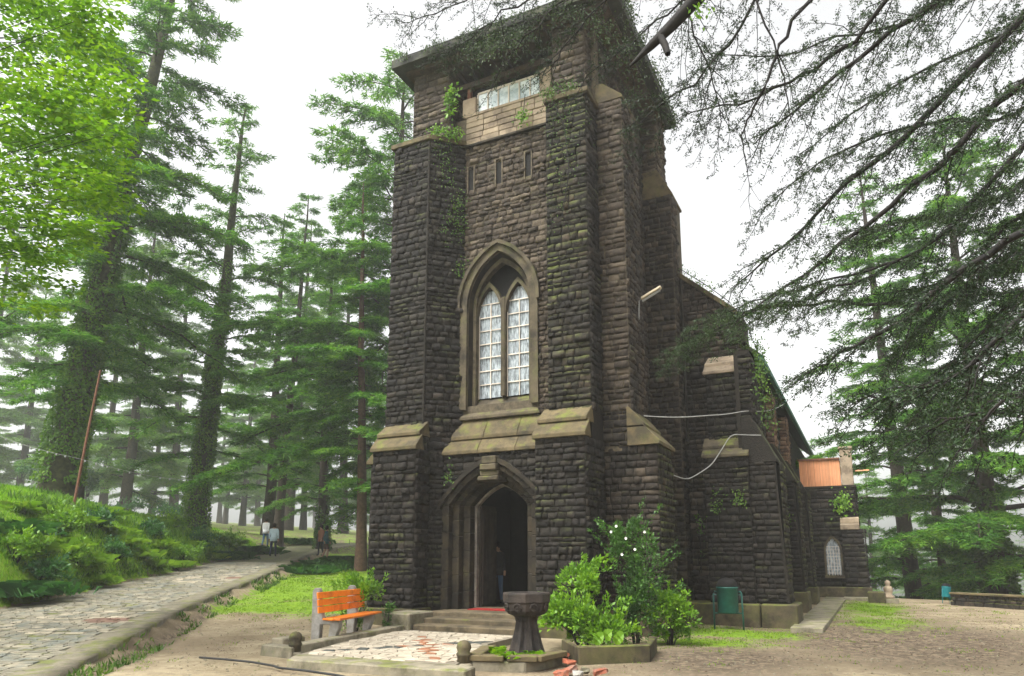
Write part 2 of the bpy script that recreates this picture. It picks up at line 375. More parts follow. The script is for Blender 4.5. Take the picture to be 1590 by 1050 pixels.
def tube_arrays(pts, radii, sides=6):
    pts = np.asarray(pts, float); n = len(pts)
    radii = np.broadcast_to(np.asarray(radii, float), (n,))
    t = np.gradient(pts, axis=0); t /= np.linalg.norm(t, axis=1, keepdims=True) + 1e-9
    ref = np.where(np.abs(t[:, 2:3]) > 0.9, np.array([[1.0, 0, 0]]), np.array([[0, 0, 1.0]]))
    a = np.cross(t, ref); a /= np.linalg.norm(a, axis=1, keepdims=True) + 1e-9
    b = np.cross(t, a)
    ang = np.arange(sides) * 2 * np.pi / sides
    v = pts[:, None] + radii[:, None, None] * (np.cos(ang)[None, :, None] * a[:, None] + np.sin(ang)[None, :, None] * b[:, None])
    f = []
    for k in range(n - 1):
        for i in range(sides):
            j = (i + 1) % sides
            f.append((k * sides + i, k * sides + j, (k + 1) * sides + j, (k + 1) * sides + i))
    return v.reshape(-1, 3), f
class Tubes:
    """many thin limbs of one plant as one quad mesh"""
    def __init__(s): s.v = []; s.f = []; s.n = 0
    def add(s, pts, radii, sides=5):
        v, f = tube_arrays(pts, radii, sides)
        s.v.append(v); s.f.append(np.array(f) + s.n); s.n += len(v)
    def build(s, name, mat, parent=None):
        return link(name, np_mesh(name, np.concatenate(s.v), np.concatenate(s.f), mat, True), parent)
def unit(a): return a / (np.linalg.norm(a, axis=-1, keepdims=True) + 1e-9)
def leaf_arrays(pos, d, nrm, length, width, fold=0.0):
    """rhombic leaves: one quad each"""
    pos = np.asarray(pos); n = len(pos)
    d = unit(d); s = unit(np.cross(d, nrm)); L = np.broadcast_to(length, (n,))[:, None]; Wd = np.broadcast_to(width, (n,))[:, None]
    up = unit(np.cross(s, d))
    v = np.stack([pos, pos + d * L * 0.45 + s * Wd * 0.5 + up * fold * Wd, pos + d * L, pos + d * L * 0.45 - s * Wd * 0.5 + up * fold * Wd], 1)
    return v.reshape(-1, 3), np.arange(4 * n).reshape(n, 4)
def tri_arrays(pos, d, side, length, width):
    n = len(pos)
    L = np.broadcast_to(length, (n,))[:, None]; Wd = np.broadcast_to(width, (n,))[:, None]
    v = np.stack([pos - side * Wd * 0.5, pos + side * Wd * 0.5, pos + d * L], 1)
    return v.reshape(-1, 3), np.arange(3 * n).reshape(n, 3)
def rdir(n, r=rng):
    return unit(r.normal(size=(n, 3)))

# ------------------------------------------------------------------ terrain
DS = np.array([-40, 0, 6, 10, 13, 17, 20.7, 24, 30, 38, 47, 57, 75, 300.0])
UL = np.array([-17, -13.5, -12.6, -12.2, -12.1, -12.1, -12.4, -12.8, -13.4, -14.8, -16.3, -15.5, -12, -12])
UR = np.array([-9, -6.8, -6.45, -6.28, -6.9, -7.75, -8.35, -8.75, -9.6, -11.0, -12.0, -11.0, -7, -7])
def path_z(D): return np.clip(0.063 * (np.asarray(D, float) - 10), 0.0, 2.95)
def vnoise(x, y, seed=0):
    """smooth value noise"""
    x = np.asarray(x, float); y = np.asarray(y, float)
    xi, yi = np.floor(x), np.floor(y); xf, yf = x - xi, y - yi
    def h(a, b): v = np.sin(a * 127.1 + b * 311.7 + seed * 74.7) * 43758.5453; return v - np.floor(v)
    sx, sy = xf * xf * (3 - 2 * xf), yf * yf * (3 - 2 * yf)
    return (h(xi, yi) * (1 - sx) + h(xi + 1, yi) * sx) * (1 - sy) + (h(xi, yi + 1) * (1 - sx) + h(xi + 1, yi + 1) * sx) * sy
def gz(u, D):
    u = np.asarray(u, float); D = np.asarray(D, float)
    ul, ur, zp = np.interp(D, DS, UL), np.interp(D, DS, UR), path_z(D)
    dl, dr = np.maximum(ul - u, 0), np.maximum(u - ur, 0)
    fade = 1 - .45 * np.clip((D - 27) / 12, 0, 1) - .4 * np.clip((D - 42) / 14, 0, 1)
    bank = zp + 0.10 * np.minimum(dl / 0.25, 1) + 3.0 * fade * (1 - np.exp(-dl / 2.2)) + 0.06 * dl + 0.07 * (vnoise(u * .9, D * .9) - .5) * np.minimum(dl, 1)
    s = 2.6 + 0.7 * np.maximum(D - 14, 0)
    drop = 0.26 * np.minimum(dr / 0.30, 1)
    right = np.maximum(zp - drop, 0) * np.exp(-(dr / s) ** 2) - 0.04 * np.minimum(dr / 0.3, 1) + 0.05 * (vnoise(u * .8, D * .8, 3) - .5) * np.minimum(dr, 1)
    mid = zp - 0.06
    z = np.where(dl > 0, bank, np.where(dr > 0, right, mid))
    # flat round the church and down the lane on the right; beyond the low wall the hill falls away
    fall = np.maximum(D - (31.5 - 0.55 * (u - 15)), 0) * (u > -2) * np.clip((u + 2) / 8, 0, 1)
    z = z - np.minimum(0.42 * fall, 38) * np.clip(fall / 4, 0, 1)
    # far woodland floor on the left climbs a little
    z = z + np.maximum(D - 60, 0) * 0.03 * (u < 0)
    return z
def gp(u, D, dz=0.0):
    p = W(u, D); return np.array([p[0], p[1], float(gz(u, D)) + dz])
def uD(p): p = np.asarray(p, float); return float(p @ RT), float(p @ FW0)

def axis(lo, hi, a, b, fine, coarse):
    core = np.arange(a, b, fine)
    left, right, x, st = [], [], a, fine
    while x > lo: st = min(st * 1.25, coarse); x -= st; left.append(x)
    x, st = core[-1], fine
    while x < hi: st = min(st * 1.25, coarse); x += st; right.append(x)
    return np.array(left[::-1] + list(core) + right)
gu, gd = axis(-230, 230, -24, 20, 0.25, 12), axis(-45, 300, 5, 48, 0.25, 12)
U, D_ = np.meshgrid(gu, gd)
Z = gz(U, D_)
P = U[..., None] * RT + D_[..., None] * FW0
P[..., 2] = Z
nu, nd = len(gu), len(gd)
idx = np.arange(nu * nd).reshape(nd, nu)
gf = np.stack([idx[:-1, :-1], idx[:-1, 1:], idx[1:, 1:], idx[1:, :-1]], -1).reshape(-1, 4)
gme = np_mesh('ground', P.reshape(-1, 3), gf, 'ground', True)
def blob(u, D, cu, cd, ru, rd): return np.clip(1.25 - np.sqrt(((u - cu) / ru) ** 2 + ((D - cd) / rd) ** 2), 0, 1)
ul_, ur_ = np.interp(D_, DS, UL), np.interp(D_, DS, UR)
XW, YW = P[..., 0], P[..., 1]
def green_mask(u, D):
    X = u * _c - D * _s; Y = u * _s + D * _c
    ul, ur = np.interp(D, DS, UL), np.interp(D, DS, UR)
    g = np.where(u < ul, 1.5, 0.0)
    lawn = np.clip((D - 17.2) / 2.4, 0, 1) * np.clip((u - ur) / .4, 0, 1) * np.clip((-9.0 - X) / 1.5, 0, 1)
    g = np.maximum(g, lawn * .8)
    base = np.clip(1 - np.abs(Y - 17.2) / 2.4, 0, 1) * np.clip((-0.7 - X) / 1.2, 0, 1) * np.clip((X + 6) / 2, 0, 1)
    g = np.maximum(g, base * 0.95)
    g = np.maximum(g, blob(X, Y, 0.1, 21.8, 1.6, 3.4) * 0.7)
    g = np.maximum(g, blob(X, Y, 0.0, 28.0, 1.5, 5.5) * 0.85)
    g = np.maximum(g, blob(X, Y, -3.0, 15.2, 1.5, 1.6) * 0.8)
    g = np.where((D > 46) & (u < 4), .5, g)
    g = np.maximum(g, np.where((u > 4) & (D > 33), 0.6, 0))
    return g
green = green_mask(U, D_)
litter = np.maximum(np.maximum(blob(XW, YW, 0.6, 17.5, 4.6, 7.0) * 0.95, blob(XW, YW, -2.4, 12.6, 2.8, 3.6) * .85), np.clip(1 - np.abs(U - ur_ - 0.35) / 0.55, 0, 1) * np.clip((24 - D_) / 4, 0, 1) * 0.9)
litter = np.where((D_ > 46) & (U < 4), .9, litter)
for nm, arr in (('green', green), ('litter', litter)):
    a = gme.attributes.new(nm, 'FLOAT', 'POINT'); a.data.foreach_set('value', arr.astype(np.float32).ravel())
ground = tag(link('ground', gme), 'bare tan earth and mossy turf round the church', None, None, 'structure')

# ------------------------------------------------------------------ the rising path
pd = np.concatenate([np.arange(3, 58, 0.5), np.arange(58, 76, 2)])
def strip(name, ufun0, ufun1, dz, mat, parent=None, n=6, thick=0.0):
    vs, fs = [], []
    for i, D in enumerate(pd):
        a, b = ufun0(D), ufun1(D)
        for k in range(n + 1):
            u = a + (b - a) * k / n
            p = W(u, D); vs.append((p[0], p[1], float(path_z(D)) + dz))
    m = n + 1
    for i in range(len(pd) - 1):
        for k in range(n): fs.append((i * m + k, i * m + k + 1, (i + 1) * m + k + 1, (i + 1) * m + k))
    if thick:                                                       # a real edge on the right hand side
        b = len(vs)
        for i, D in enumerate(pd):
            wob = 0.05 * math.sin(D * 3.1) + 0.04 * math.sin(D * 7.7)
            p = W(ufun1(D) + wob + 0.03, D); vs.append((p[0], p[1], float(path_z(D)) + dz - thick))
        for i in range(len(pd) - 1): fs.append((i * m + n, b + i, b + i + 1, (i + 1) * m + n))
    return link(name, np_mesh(name, vs, fs, mat), parent)
fl = lambda D: float(np.interp(D, DS, UL)); fr = lambda D: float(np.interp(D, DS, UR))
path = strip('path', fl, fr, 0.0, 'path_bed', thick=0.45)
tag(path, 'paved footpath climbing past the church into the misty wood', None, None, 'structure')
strip('edging_band', lambda D: fr(D) - 0.62 + 0.05 * math.sin(D * 2.3), lambda D: fr(D) + 0.02, 0.012, 'slab', path, 2, 0.4)
# setts: low pillows laid in rows across the path
med = [(onZ(170, 960, .35), 1.7), (onZ(385, 895, 1.0), 1.6)]
med = [(np.array(uD(m)), r) for m, r in [(W(-8.7, 15.5), 1.75), (W(-9.9, 25.5), 1.9)]]
def sett_mesh(w, l, h, seed):
    r = random.Random(seed)
    j = lambda: r.uniform(-.012, .012)
    b = [(-w, -l, -.02), (w, -l, -.02), (w, l, -.02), (-w, l, -.02)]
    t = [(-w * .92 + j(), -l * .88 + j(), h + j() * .3), (w * .92 + j(), -l * .88 + j(), h + j() * .3), (w * .92 + j(), l * .88 + j(), h + j() * .3), (-w * .92 + j(), l * .88 + j(), h + j() * .3)]
    return b + t, [(4, 5, 6, 7), (0, 1, 5, 4), (1, 2, 6, 5), (2, 3, 7, 6), (3, 0, 4, 7)]
setts = []
D = 8.6
row = 0
while D < 34:
    h = 0.17 if D < 16 else 0.2
    u0, u1 = fl(D) + 0.05, fr(D) - 0.66
    u = u0 + (0.11 if row % 2 else 0.0)
    while u < u1 - 0.1:
        w = random.uniform(0.2, 0.38)
        k = 'sett'
        for (c, rr) in med:
            q = math.hypot(u - c[0], (D - c[1])) / rr
            ang = math.atan2(D - c[1], u - c[0])
            petal = 0.55 + 0.35 * math.cos(6 * ang)
            if q < 0.22: k = 'sett_red'
            elif q < 1 and (abs(q - petal) < 0.13 or q > 0.9 or q < 0.32): k = 'sett_pale'
        if random.random() < 0.93 or k != 'sett': setts.append((u + w / 2, D, w / 2 - .005, h / 2 - .004, k))
        u += w
    D += h
    row += 1
def sett_px(s):
    p = W(s[0], s[1]); p[2] = path_z(s[1]); x, y = proj(p)
    return (0 <= x <= 1590 and y <= 1046, s[2] * s[3] / s[1] ** 3)
scored = sorted(range(len(setts)), key=lambda i: sett_px(setts[i]), reverse=True)
single = set(scored[:300])
protos = {}
rest = {}
for i, (u, D, w, l, k) in enumerate(setts):
    p = W(u, D); z = float(path_z(D)) + random.uniform(-.002, .006); a = YAW + random.uniform(-.06, .06)
    if i in single:
        key = (k, i % 5)
        if key not in protos:
            v, f = sett_mesh(.14, .08, .010, i)
            me = bpy.data.meshes.new('sett'); me.from_pydata(v, [], f); me.materials.append(MAT[k]); protos[key] = me
        o = link('sett', protos[key], path, (p[0], p[1], z)); o.rotation_euler = (0, 0, a); o.scale = (w / .14, l / .08, 1)
    else:
        v, f = sett_mesh(w, l, .010, i)
        ca, sa = math.cos(a), math.sin(a)
        rest.setdefault(k, MB()).add([(p[0] + x * ca - y * sa, p[1] + x * sa + y * ca, z + q) for x, y, q in v], f)
for k, m in rest.items():
    me = bpy.data.meshes.new('sett_paving'); me.from_pydata(m.v, [], m.f); me.materials.append(MAT[k])
    tag(link('sett_paving', me, path), kind='stuff')

# ------------------------------------------------------------------ the church
CX = -8.15
church = empty('stone_church', (CX, 18.0, 0), 'dark rubble stone church with a square buttressed tower and wide mossy eaves', 'church')
STONES = []            # every rock-faced stone: frame (origin, along, out), size, material
def stone_face(p0, p1, z0, z1, mat, rows=0.158, lens=(0.13, 0.34), cut=None, seed=0, relief=1.0):
    """courses of stones on the vertical face from p0 to p1 (seen with p0 on the left)"""
    r = random.Random(seed * 7919 + int(abs(p0[0]) * 100) + int(z0 * 13))
    p0 = np.array(p0, float); p1 = np.array(p1, float)
    L = float(np.linalg.norm(p1 - p0)); t = (p1 - p0) / L
    n = np.array([t[1], -t[0]])
    z = z0
    while z < z1 - 0.03:
        h = min(rows * r.uniform(0.62, 1.32), z1 - z)
        if z1 - z - h < 0.07: h = z1 - z
        spans = [(0.0, L)]
        for c in ([] if cut is None else [cut]):
            spans = c(z + h / 2, L)
        for a, b in spans:
            x = a
            first = True
            while b - x > 0.04:
                w = r.uniform(*lens)
                if first: w *= r.choice((0.55, 1.0)); first = False
                if b - x - w < 0.14: w = b - x
                STONES.append((np.array([*(p0 + t * (x + w / 2)), z + h / 2]), t, n, w, h, mat, relief))
                x += w
        z += h
def holes(*hs):
    """hs: functions z -> (lo, hi) or None, in face coordinates"""
    def cut(z, L):
        spans = [(0.0, L)]
        for f in hs:
            q = f(z)
            if q is None: continue
            lo, hi = q
            nxt = []
            for a, b in spans:
                if hi <= a or lo >= b: nxt.append((a, b)); continue
                if lo > a: nxt.append((a, lo))
                if hi < b: nxt.append((hi, b))
            spans = nxt
        return [s for s in spans if s[1] - s[0] > 0.05]
    return cut
def arch_pts(cx, half, zs, rise, n=10):
    if rise < half * 1.05:                          # depressed pointed arch
        left = [(cx - half + half * t, zs + rise * (1.62 * t - .62 * t * t)) for t in [(i / n) ** 1.15 for i in range(n + 1)]]
        return left + [(2 * cx - x, z) for x, z in left[-2::-1]]
    R = (half ** 2 + rise ** 2) / (2 * half)
    a1 = math.acos(max(-1, min(1, (R - half) / R)))
    left = [(cx - half + R - R * math.cos(a1 * i / n), zs + R * math.sin(a1 * i / n)) for i in range(n + 1)]
    return left + [(2 * cx - x, z) for x, z in left[-2::-1]]
def arch_half(half, zs, rise):
    R = (half ** 2 + rise ** 2) / (2 * half)
    def f(z):
        if z <= zs: return half
        if rise < half * 1.05:
            q = (z - zs) / rise
            if q >= 1: return 0.0
            t = (1.62 - math.sqrt(1.62 ** 2 - 4 * .62 * q)) / 1.24
            return half * (1 - t)
        d = R * R - (z - zs) ** 2
        return max(0.0, math.sqrt(d) - (R - half)) if d > 0 else 0.0
    return f
def core(name, mb, mat='mortar', parent=church): return mb.build(name, mat, parent)

FY, RY, LY, PY_ = 15.0, 15.74, 14.5, 15.38          # upper buttress front, recessed wall, lower buttress front, porch wall
TL, TR = -10.9, -5.38                               # tower flanks
# --- tower front wall, with window and door openings left open
def arch_wall(mb, x0, x1, z0, z1, y, cx, half, zsill, zs, rise):
    pts = arch_pts(cx, half, zs, rise)
    mb.add([(x0, y, z0), (cx - half, y, z0), (cx - half, y, z1), (x0, y, z1)], [(0, 1, 2, 3)])
    mb.add([(cx + half, y, z0), (x1, y, z0), (x1, y, z1), (cx + half, y, z1)], [(0, 1, 2, 3)])
    for (xa, za), (xb, zb) in zip(pts[:-1], pts[1:]):
        mb.add([(xa, y, za), (xb, y, zb), (xb, y, z1), (xa, y, z1)], [(0, 1, 2, 3)])
    if zsill > z0: mb.add([(cx - half, y, z0), (cx + half, y, z0), (cx + half, y, zsill), (cx - half, y, zsill)], [(0, 1, 2, 3)])
def reveal(mb, cx, half, zb, zs, rise, y0, y1, half2=None, rise2=None, zb2=None):
    a = [(cx - half, zb)] + arch_pts(cx, half, zs, rise) + [(cx + half, zb)]
    h2 = half if half2 is None else half2
    b = [(cx - h2, zb if zb2 is None else zb2)] + arch_pts(cx, h2, zs, rise if rise2 is None else rise2) + [(cx + h2, zb if zb2 is None else zb2)]
    for i in range(len(a) - 1):
        mb.add([(a[i][0], y0, a[i][1]), (a[i + 1][0], y0, a[i + 1][1]), (b[i + 1][0], y1, b[i + 1][1]), (b[i][0], y1, b[i][1])], [(0, 1, 2, 3)])
def arch_band(cx, ho, hi, zs, ro, ri, zb, y0, y1, n=10):
    """a moulded band round an arch, as an mb with front, inner and outer faces"""
    mb = MB()
    a = [(cx - ho, zb)] + arch_pts(cx, ho, zs, ro, n) + [(cx + ho, zb)]
    b = [(cx - hi, zb)] + arch_pts(cx, hi, zs, ri, n) + [(cx + hi, zb)]
    for i in range(len(a) - 1):
        A, B, C_, D_2 = a[i], a[i + 1], b[i + 1], b[i]
        mb.add([(A[0], y0, A[1]), (B[0], y0, B[1]), (C_[0], y0, C_[1]), (D_2[0], y0, D_2[1]), (A[0], y1, A[1]), (B[0], y1, B[1]), (C_[0], y1, C_[1]), (D_2[0], y1, D_2[1])],
               [(0, 1, 2, 3), (0, 4, 5, 1), (3, 2, 6, 7)])
    mb.add([(a[0][0], y0, zb), (b[0][0], y0, zb), (b[0][0], y1, zb), (a[0][0], y1, zb), (a[-1][0], y0, zb), (b[-1][0], y0, zb), (b[-1][0], y1, zb), (a[-1][0], y1, zb)], [(0, 1, 2, 3), (4, 5, 6, 7)])
    return mb
WZS, WH = 8.25, 1.14                                # window spring, outer half width
mb = MB(); arch_wall(mb, -9.9, -6.4, 4.2, 13.0, RY, CX, 0.92, 5.55, WZS, 1.42)
slits = [(-9.03, 0.085), (-8.16, 0.085), (-7.28, 0.085)]
front = core('tower_front_wall', mb)
stone_face((-9.24, RY), (-6.47, RY), 5.15, 12.98, 'stone_pale', seed=1, rows=0.15, lens=(0.13, 0.34),
           cut=holes(lambda z: (lambda h: (CX - h + 9.24, CX + h + 9.24) if h > 0 and z < WZS + 1.75 else None)(arch_half(WH - 0.04, WZS, 1.66)(z)),
                     *[(lambda z, c=c, w=w: (c - w + 9.24, c + w + 9.24) if 11.62 < z < 12.36 else None) for c, w in slits]))
for c, w in slits:
    s = MB().box(c - w, c + w, RY - 0.004, RY - 0.001, 11.60, 12.38).build('slit_window', 'black', church)  # flat black plane: the shade of a recessed slit, painted on the wall
    fr_ = MB()
    fr_.box(c - w - .035, c - w, RY - 0.055, RY - .003, 11.57, 12.40); fr_.box(c + w, c + w + .035, RY - 0.055, RY - .003, 11.57, 12.40)
    fr_.box(c - w, c + w, RY - 0.055, RY - .003, 12.37, 12.40)
    fr_.build('slit_surround', 'mortar', s)
mb = MB(); arch_wall(mb, -9.9, -6.4, -0.3, 4.3, PY_, CX, 1.30, -0.3, 2.95, 0.95)
core('porch_wall', mb, 'mortar_dark')
stone_face((-9.57, PY_), (-6.42, PY_), 0.42, 4.24, 'stone_dark', seed=2, rows=0.155,
           cut=holes(lambda z: (lambda h: (CX - h + 9.57, CX + h + 9.57) if h > 0 else None)(arch_half(1.40, 2.95, 1.06)(z))))
# --- tower body behind the fronts
mb = MB()
mb.box(TR - 0.7, TR, RY + 0.05, 21.2, -0.3, 15.6)
mb.box(TL, TL + 0.7, RY + 0.05, 21.2, -0.3, 15.6)
mb.box(TL + 0.7, TR - 0.7, 20.5, 21.2, -0.3, 15.6)
core('tower_flank_walls', mb)
MB().box(TL + 0.7, TR - 0.7, 16.2, 20.5, 3.9, 4.1).build('tower_floor', 'timber', church)
MB().box(TL + 0.7, TR - 0.7, 15.4, 20.5, -0.3, 0.40).build('porch_floor', 'step', church)
MB().box(TL + .71, TL + .75, 16.3, 20.48, .41, 3.88).build('wall_shade_lining', 'black', church); MB().box(TR - .75, TR - .71, 16.3, 20.48, .41, 3.88).build('wall_shade_lining', 'black', church)  # black sheets added on the side walls: the interior's shade as colour
MB().box(TL + .76, TR - .76, 20.40, 20.48, .41, 3.88).build('wall_shade_lining', 'black', church); MB().box(TL + .76, TR - .76, 16.3, 20.39, 3.80, 3.88).build('ceiling_shade_lining', 'black', church)  # same for back wall and ceiling, to darken the doorway
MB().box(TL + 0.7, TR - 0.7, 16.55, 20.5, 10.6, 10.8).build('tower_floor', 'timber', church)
MB().box(-9.9, -6.4, RY + .02, 16.5, 13.0, 13.93).build('parapet_core', 'mortar', church)
# --- left and right front buttresses (the inner side is chamfered back to the recessed wall)
for side, (xo, xi, xw) in dict(left=(-11.12, -9.95, -9.21), right=(-5.38, -6.45, -6.45)).items():
    s = 1 if side == 'left' else -1
    pts = [(xo, FY), (xi, FY), (xw, RY), (xw, RY + .1), (xo, RY + .1)]
    core('buttress_upper_core', MB().prism(pts, 4.2, 13.05), 'mortar_dark')
    pc = [(xo, LY), (xi + s * 0.13, LY), (xi + s * 0.13, FY + .13), (xi + s * .40, PY_ + .03), (xo, PY_ + .03)] if side == 'left' else [(xo, LY), (xi - .13, LY), (xi - .13, PY_ + .03), (xo, PY_ + .03)]
    core('buttress_lower_core', MB().prism(pc, -0.3, 4.32), 'mortar_dark')
    if side == 'left':
        stone_face((xo, FY), (xi, FY), 4.98, 13.05, 'stone_dark', seed=3)
        stone_face((xi, FY), (xw, RY), 4.15, 13.05, 'stone_dark', seed=4)
        stone_face((xo, LY), (xi + .13, LY), 0.50, 4.32, 'stone_dark', seed=5, rows=0.155)
        stone_face((xi + .13, LY), (xi + .13, FY + .10), 0.50, 4.32, 'stone_dark', seed=6, rows=0.155, lens=(.14, .32))
        stone_face((xi + .13, FY + .12), (xi + .40, PY_), 0.45, 4.6, 'stone_dark', seed=7, rows=0.155, lens=(.14, .32))
        stone_face((xo, RY), (xo, FY), 4.98, 13.05, 'stone_dark', seed=8)
        stone_face((xo, PY_), (xo, LY), 0.50, 4.32, 'stone_dark', seed=9)
    else:
        stone_face((xi, FY), (xo, FY), 4.98, 13.05, 'stone_mossy', seed=10)
        stone_face((xo, FY), (xo, RY), 4.98, 13.05, 'stone_dark', seed=11, lens=(.2, .45))
        stone_face((xi - .13, LY), (xo, LY), 0.50, 4.32, 'stone_dark', seed=12, rows=0.155)
        stone_face((xo, LY), (xo, RY), 0.50, 4.32, 'stone_dark', seed=13, rows=0.155)
    # two-course weathering between the stages
    x0, x1 = min(xo, xi + s * .13) - 0.05, max(xo, xi + s * .13) + 0.05
    for k, (ya, za, yb, zb, e) in enumerate(((LY - .09, 4.30, LY + .20, 4.72, .0), (LY + .12, 4.69, FY + .03, 5.10, .045))):
        MB().hexa([(x0 + e, ya, za), (x1 - e, ya, za), (x1 - e, yb + .1, za), (x0 + e, yb + .1, za)],
                  [(x0 + e, ya, za + .09), (x1 - e, ya, za + .09), (x1 - e, yb, zb), (x0 + e, yb, zb)]).build('weathering_slab', 'coping', church, bevel=.012)
    MB().box(x0 - .03, x1 + .03, LY - .10, PY_, -0.3, 0.46).build('plinth_block', 'plinth', church, bevel=.02)
    # coping at the top of the buttress and the pier that carries the eaves
    grow = lambda q: [(xo - s * q, FY - q), (xi + s * q * .4, FY - q), (xw + s * q * .4, RY - q * 1.2), (xw, RY + .1), (xo - s * q, RY + .1)]
    MB().prism(grow(.09), 13.05, 13.19).build('coping', 'coping', church, bevel=.015)
    a, b = grow(.06), [(xo + s * .30, FY + .34), (xi - s * .10, FY + .34), (xi + s * .2, RY), (xi + s * .2, RY + .1), (xo + s * .3, RY + .1)]
    MB().add([(x, y, 13.19) for x, y in a] + [(x, y, 13.52) for x, y in b], [(0, 1, 6, 5), (1, 2, 7, 6), (2, 3, 8, 7), (3, 4, 9, 8), (4, 0, 5, 9), (5, 6, 7, 8, 9)]).build('sloped_coping', 'coping', church)
    if side == 'left': q0, q1 = -10.80, -9.62
    else: q0, q1 = -6.42, -5.52
    MB().box(q0, q1, FY + .40, FY + 1.35, 13.4, 15.75).build('corner_pier_core', 'mortar', church)
    stone_face((q0, FY + .40), (q1, FY + .40), 13.5, 15.72, 'stone_pale', seed=14 + (side == 'left'), rows=0.17, lens=(.2, .45))
    stone_face((q1, FY + .40), (q1, FY + 1.35), 13.5, 15.72, 'stone_pale', seed=16 + (side == 'left'), rows=0.17, lens=(.2, .45))
# --- parapet and belfry glazing
for k in range(5):
    zc = 13.05 + k * 0.172
    x = -9.2
    while x < -6.55:
        w = random.uniform(.38, .6); w = w if x + w < -6.7 else -6.46 - x
        MB().box(x + .006, x + w - .006, RY - .045 - random.uniform(0, .02), RY + .05, zc + .006, zc + .166).build('parapet_stone', 'ashlar', church, bevel=.012)
        x += w
MB().box(-9.3, -6.46, RY - .10, RY + .05, 12.97, 13.05).build('string_course', 'dressed_dark', church, bevel=.015)
MB().box(-9.25, -6.46, RY - .07, RY + .2, 13.91, 14.0).build('parapet_coping', 'ashlar', church, bevel=.015)
MB().box(-9.35, -8.92, RY - .02, RY + .25, 14.0, 14.55).build('parapet_pier', 'ashlar', church, bevel=.02)
MB().box(-6.95, -6.6, RY - .02, RY + .25, 14.0, 14.75).build('parapet_pier', 'ashlar', church, bevel=.02)
bw = MB(); bw.box(-8.92, -6.95, RY + .10, RY + .16, 14.0, 14.06); bw.box(-8.92, -6.95, RY + .10, RY + .16, 14.66, 14.72)
belfry = bw.build('belfry_window', 'window_paint', church)
for k in range(6):
    x0 = -8.92 + k * 1.97 / 6
    MB().box(x0 + .02, x0 + 1.97 / 6 - .02, RY + .12, RY + .135, 14.06, 14.66).build('pane', 'pale_glass', belfry)
    MB().box(x0 - .018, x0 + .018, RY + .09, RY + .17, 14.062, 14.658).build('glazing_bar', 'window_paint', belfry)
MB().box(TL + .7, TR - .7, 16.6, 16.7, 13.9, 15.6).build('belfry_shade_sheet', 'black', church)  # black sheet painting the dark of the space behind the glazing
MB().box(-9.62, -6.42, RY - .05, RY + .12, 14.86, 15.02).build('tie_beam', 'timber', church)
MB().box(-9.2, -9.1, RY, RY + .12, 14.55, 14.86).build('red_post', 'rust', church)
for k in range(9):
    x = -9.5 + k * .36
    MB().box(x, x + .07, 15.0, 17.0, 15.42, 15.52).build('rafter_end', 'timber', church)
# --- tower roof: broad eaves, low pyramid, thick mossy edge
ex0, ex1, ey0, ey1, ez = -11.25, -4.52, 14.86, 21.35, 15.62
rm = MB()
ridge = [(-9.2, 17.6), (-6.6, 17.6), (-6.6, 18.7), (-9.2, 18.7)]
base = [(ex0, ey0), (ex1, ey0), (ex1, ey1), (ex0, ey1)]
rm.add([(x, y, ez) for x, y in base] + [(x, y, ez + .26) for x, y in base] + [(x, y, 17.3) for x, y in ridge],
       [(3, 2, 1, 0)] + [(i, (i + 1) % 4, 4 + (i + 1) % 4, 4 + i) for i in range(4)] + [(4 + i, 4 + (i + 1) % 4, 8 + (i + 1) % 4, 8 + i) for i in range(4)] + [(8, 9, 10, 11)])
roof = rm.build('tower_roof', 'roof', church)
MB().box(ex0 + .3, ex1 - .3, ey0 + .3, ey1 - .3, ez - .12, ez - .004).build('soffit', 'timber', roof)
# --- side buttress at the front right corner (and its twin on the hidden flank)
for s, xe in ((1, TR), (-1, TL)):
    X = lambda d: xe + s * d
    lo, hi = sorted((X(0), X(.68)))
    core('side_buttress_core', MB().box(lo, hi, RY + .03, 17.1, 4.1, 13.2), 'mortar')
    lo, hi = sorted((X(0), X(1.27)))
    core('side_buttress_lower_core', MB().box(lo, hi, RY + .06, 17.07, -.3, 4.22), 'mortar_dark')
    for za, zb, da, db in ((4.20, 4.68, 1.36, .98), (4.62, 5.12, 1.02, .66)):
        MB().prism_y([(X(.6), za), (X(da), za), (X(da), za + .08), (X(db), zb), (X(.6), zb)], RY - .06, 17.18).build('weathering_slab', 'coping', church, bevel=.01)
    MB().prism_y([(X(0), 13.2), (X(.72), 13.2), (X(.72), 13.28), (X(.2), 13.75), (X(0), 13.75)], RY, 17.15).build('weathering_slab', 'coping', church, bevel=.01)
    lo, hi = sorted((X(0), X(1.37)))
    MB().box(lo, hi, RY - .08, 17.2, -.3, .52).build('plinth_block', 'plinth', church, bevel=.02)
stone_face((TR, RY + .03), (TR + .68, RY + .03), 5.05, 13.2, 'stone_pale', seed=20, lens=(.2, .45))
stone_face((TR + .68, RY + .03), (TR + .68, 17.1), 5.05, 13.2, 'stone', seed=21)
stone_face((TR, RY + .06), (TR + 1.27, RY + .06), .54, 4.22, 'stone', seed=22)
stone_face((TR, RY + .03), (TR + .68, RY + .03), 4.22, 5.05, 'stone', seed=222)
stone_face((TR + 1.27, RY + .06), (TR + 1.27, 17.07), .54, 4.22, 'stone_mossy', seed=23)
stone_face((TR, RY + .3), (TR, 21.2), 13.2, 15.6, 'stone', seed=24)
stone_face((TR, 17.1), (TR, 20.0), .5, 13.2, 'stone', seed=25)
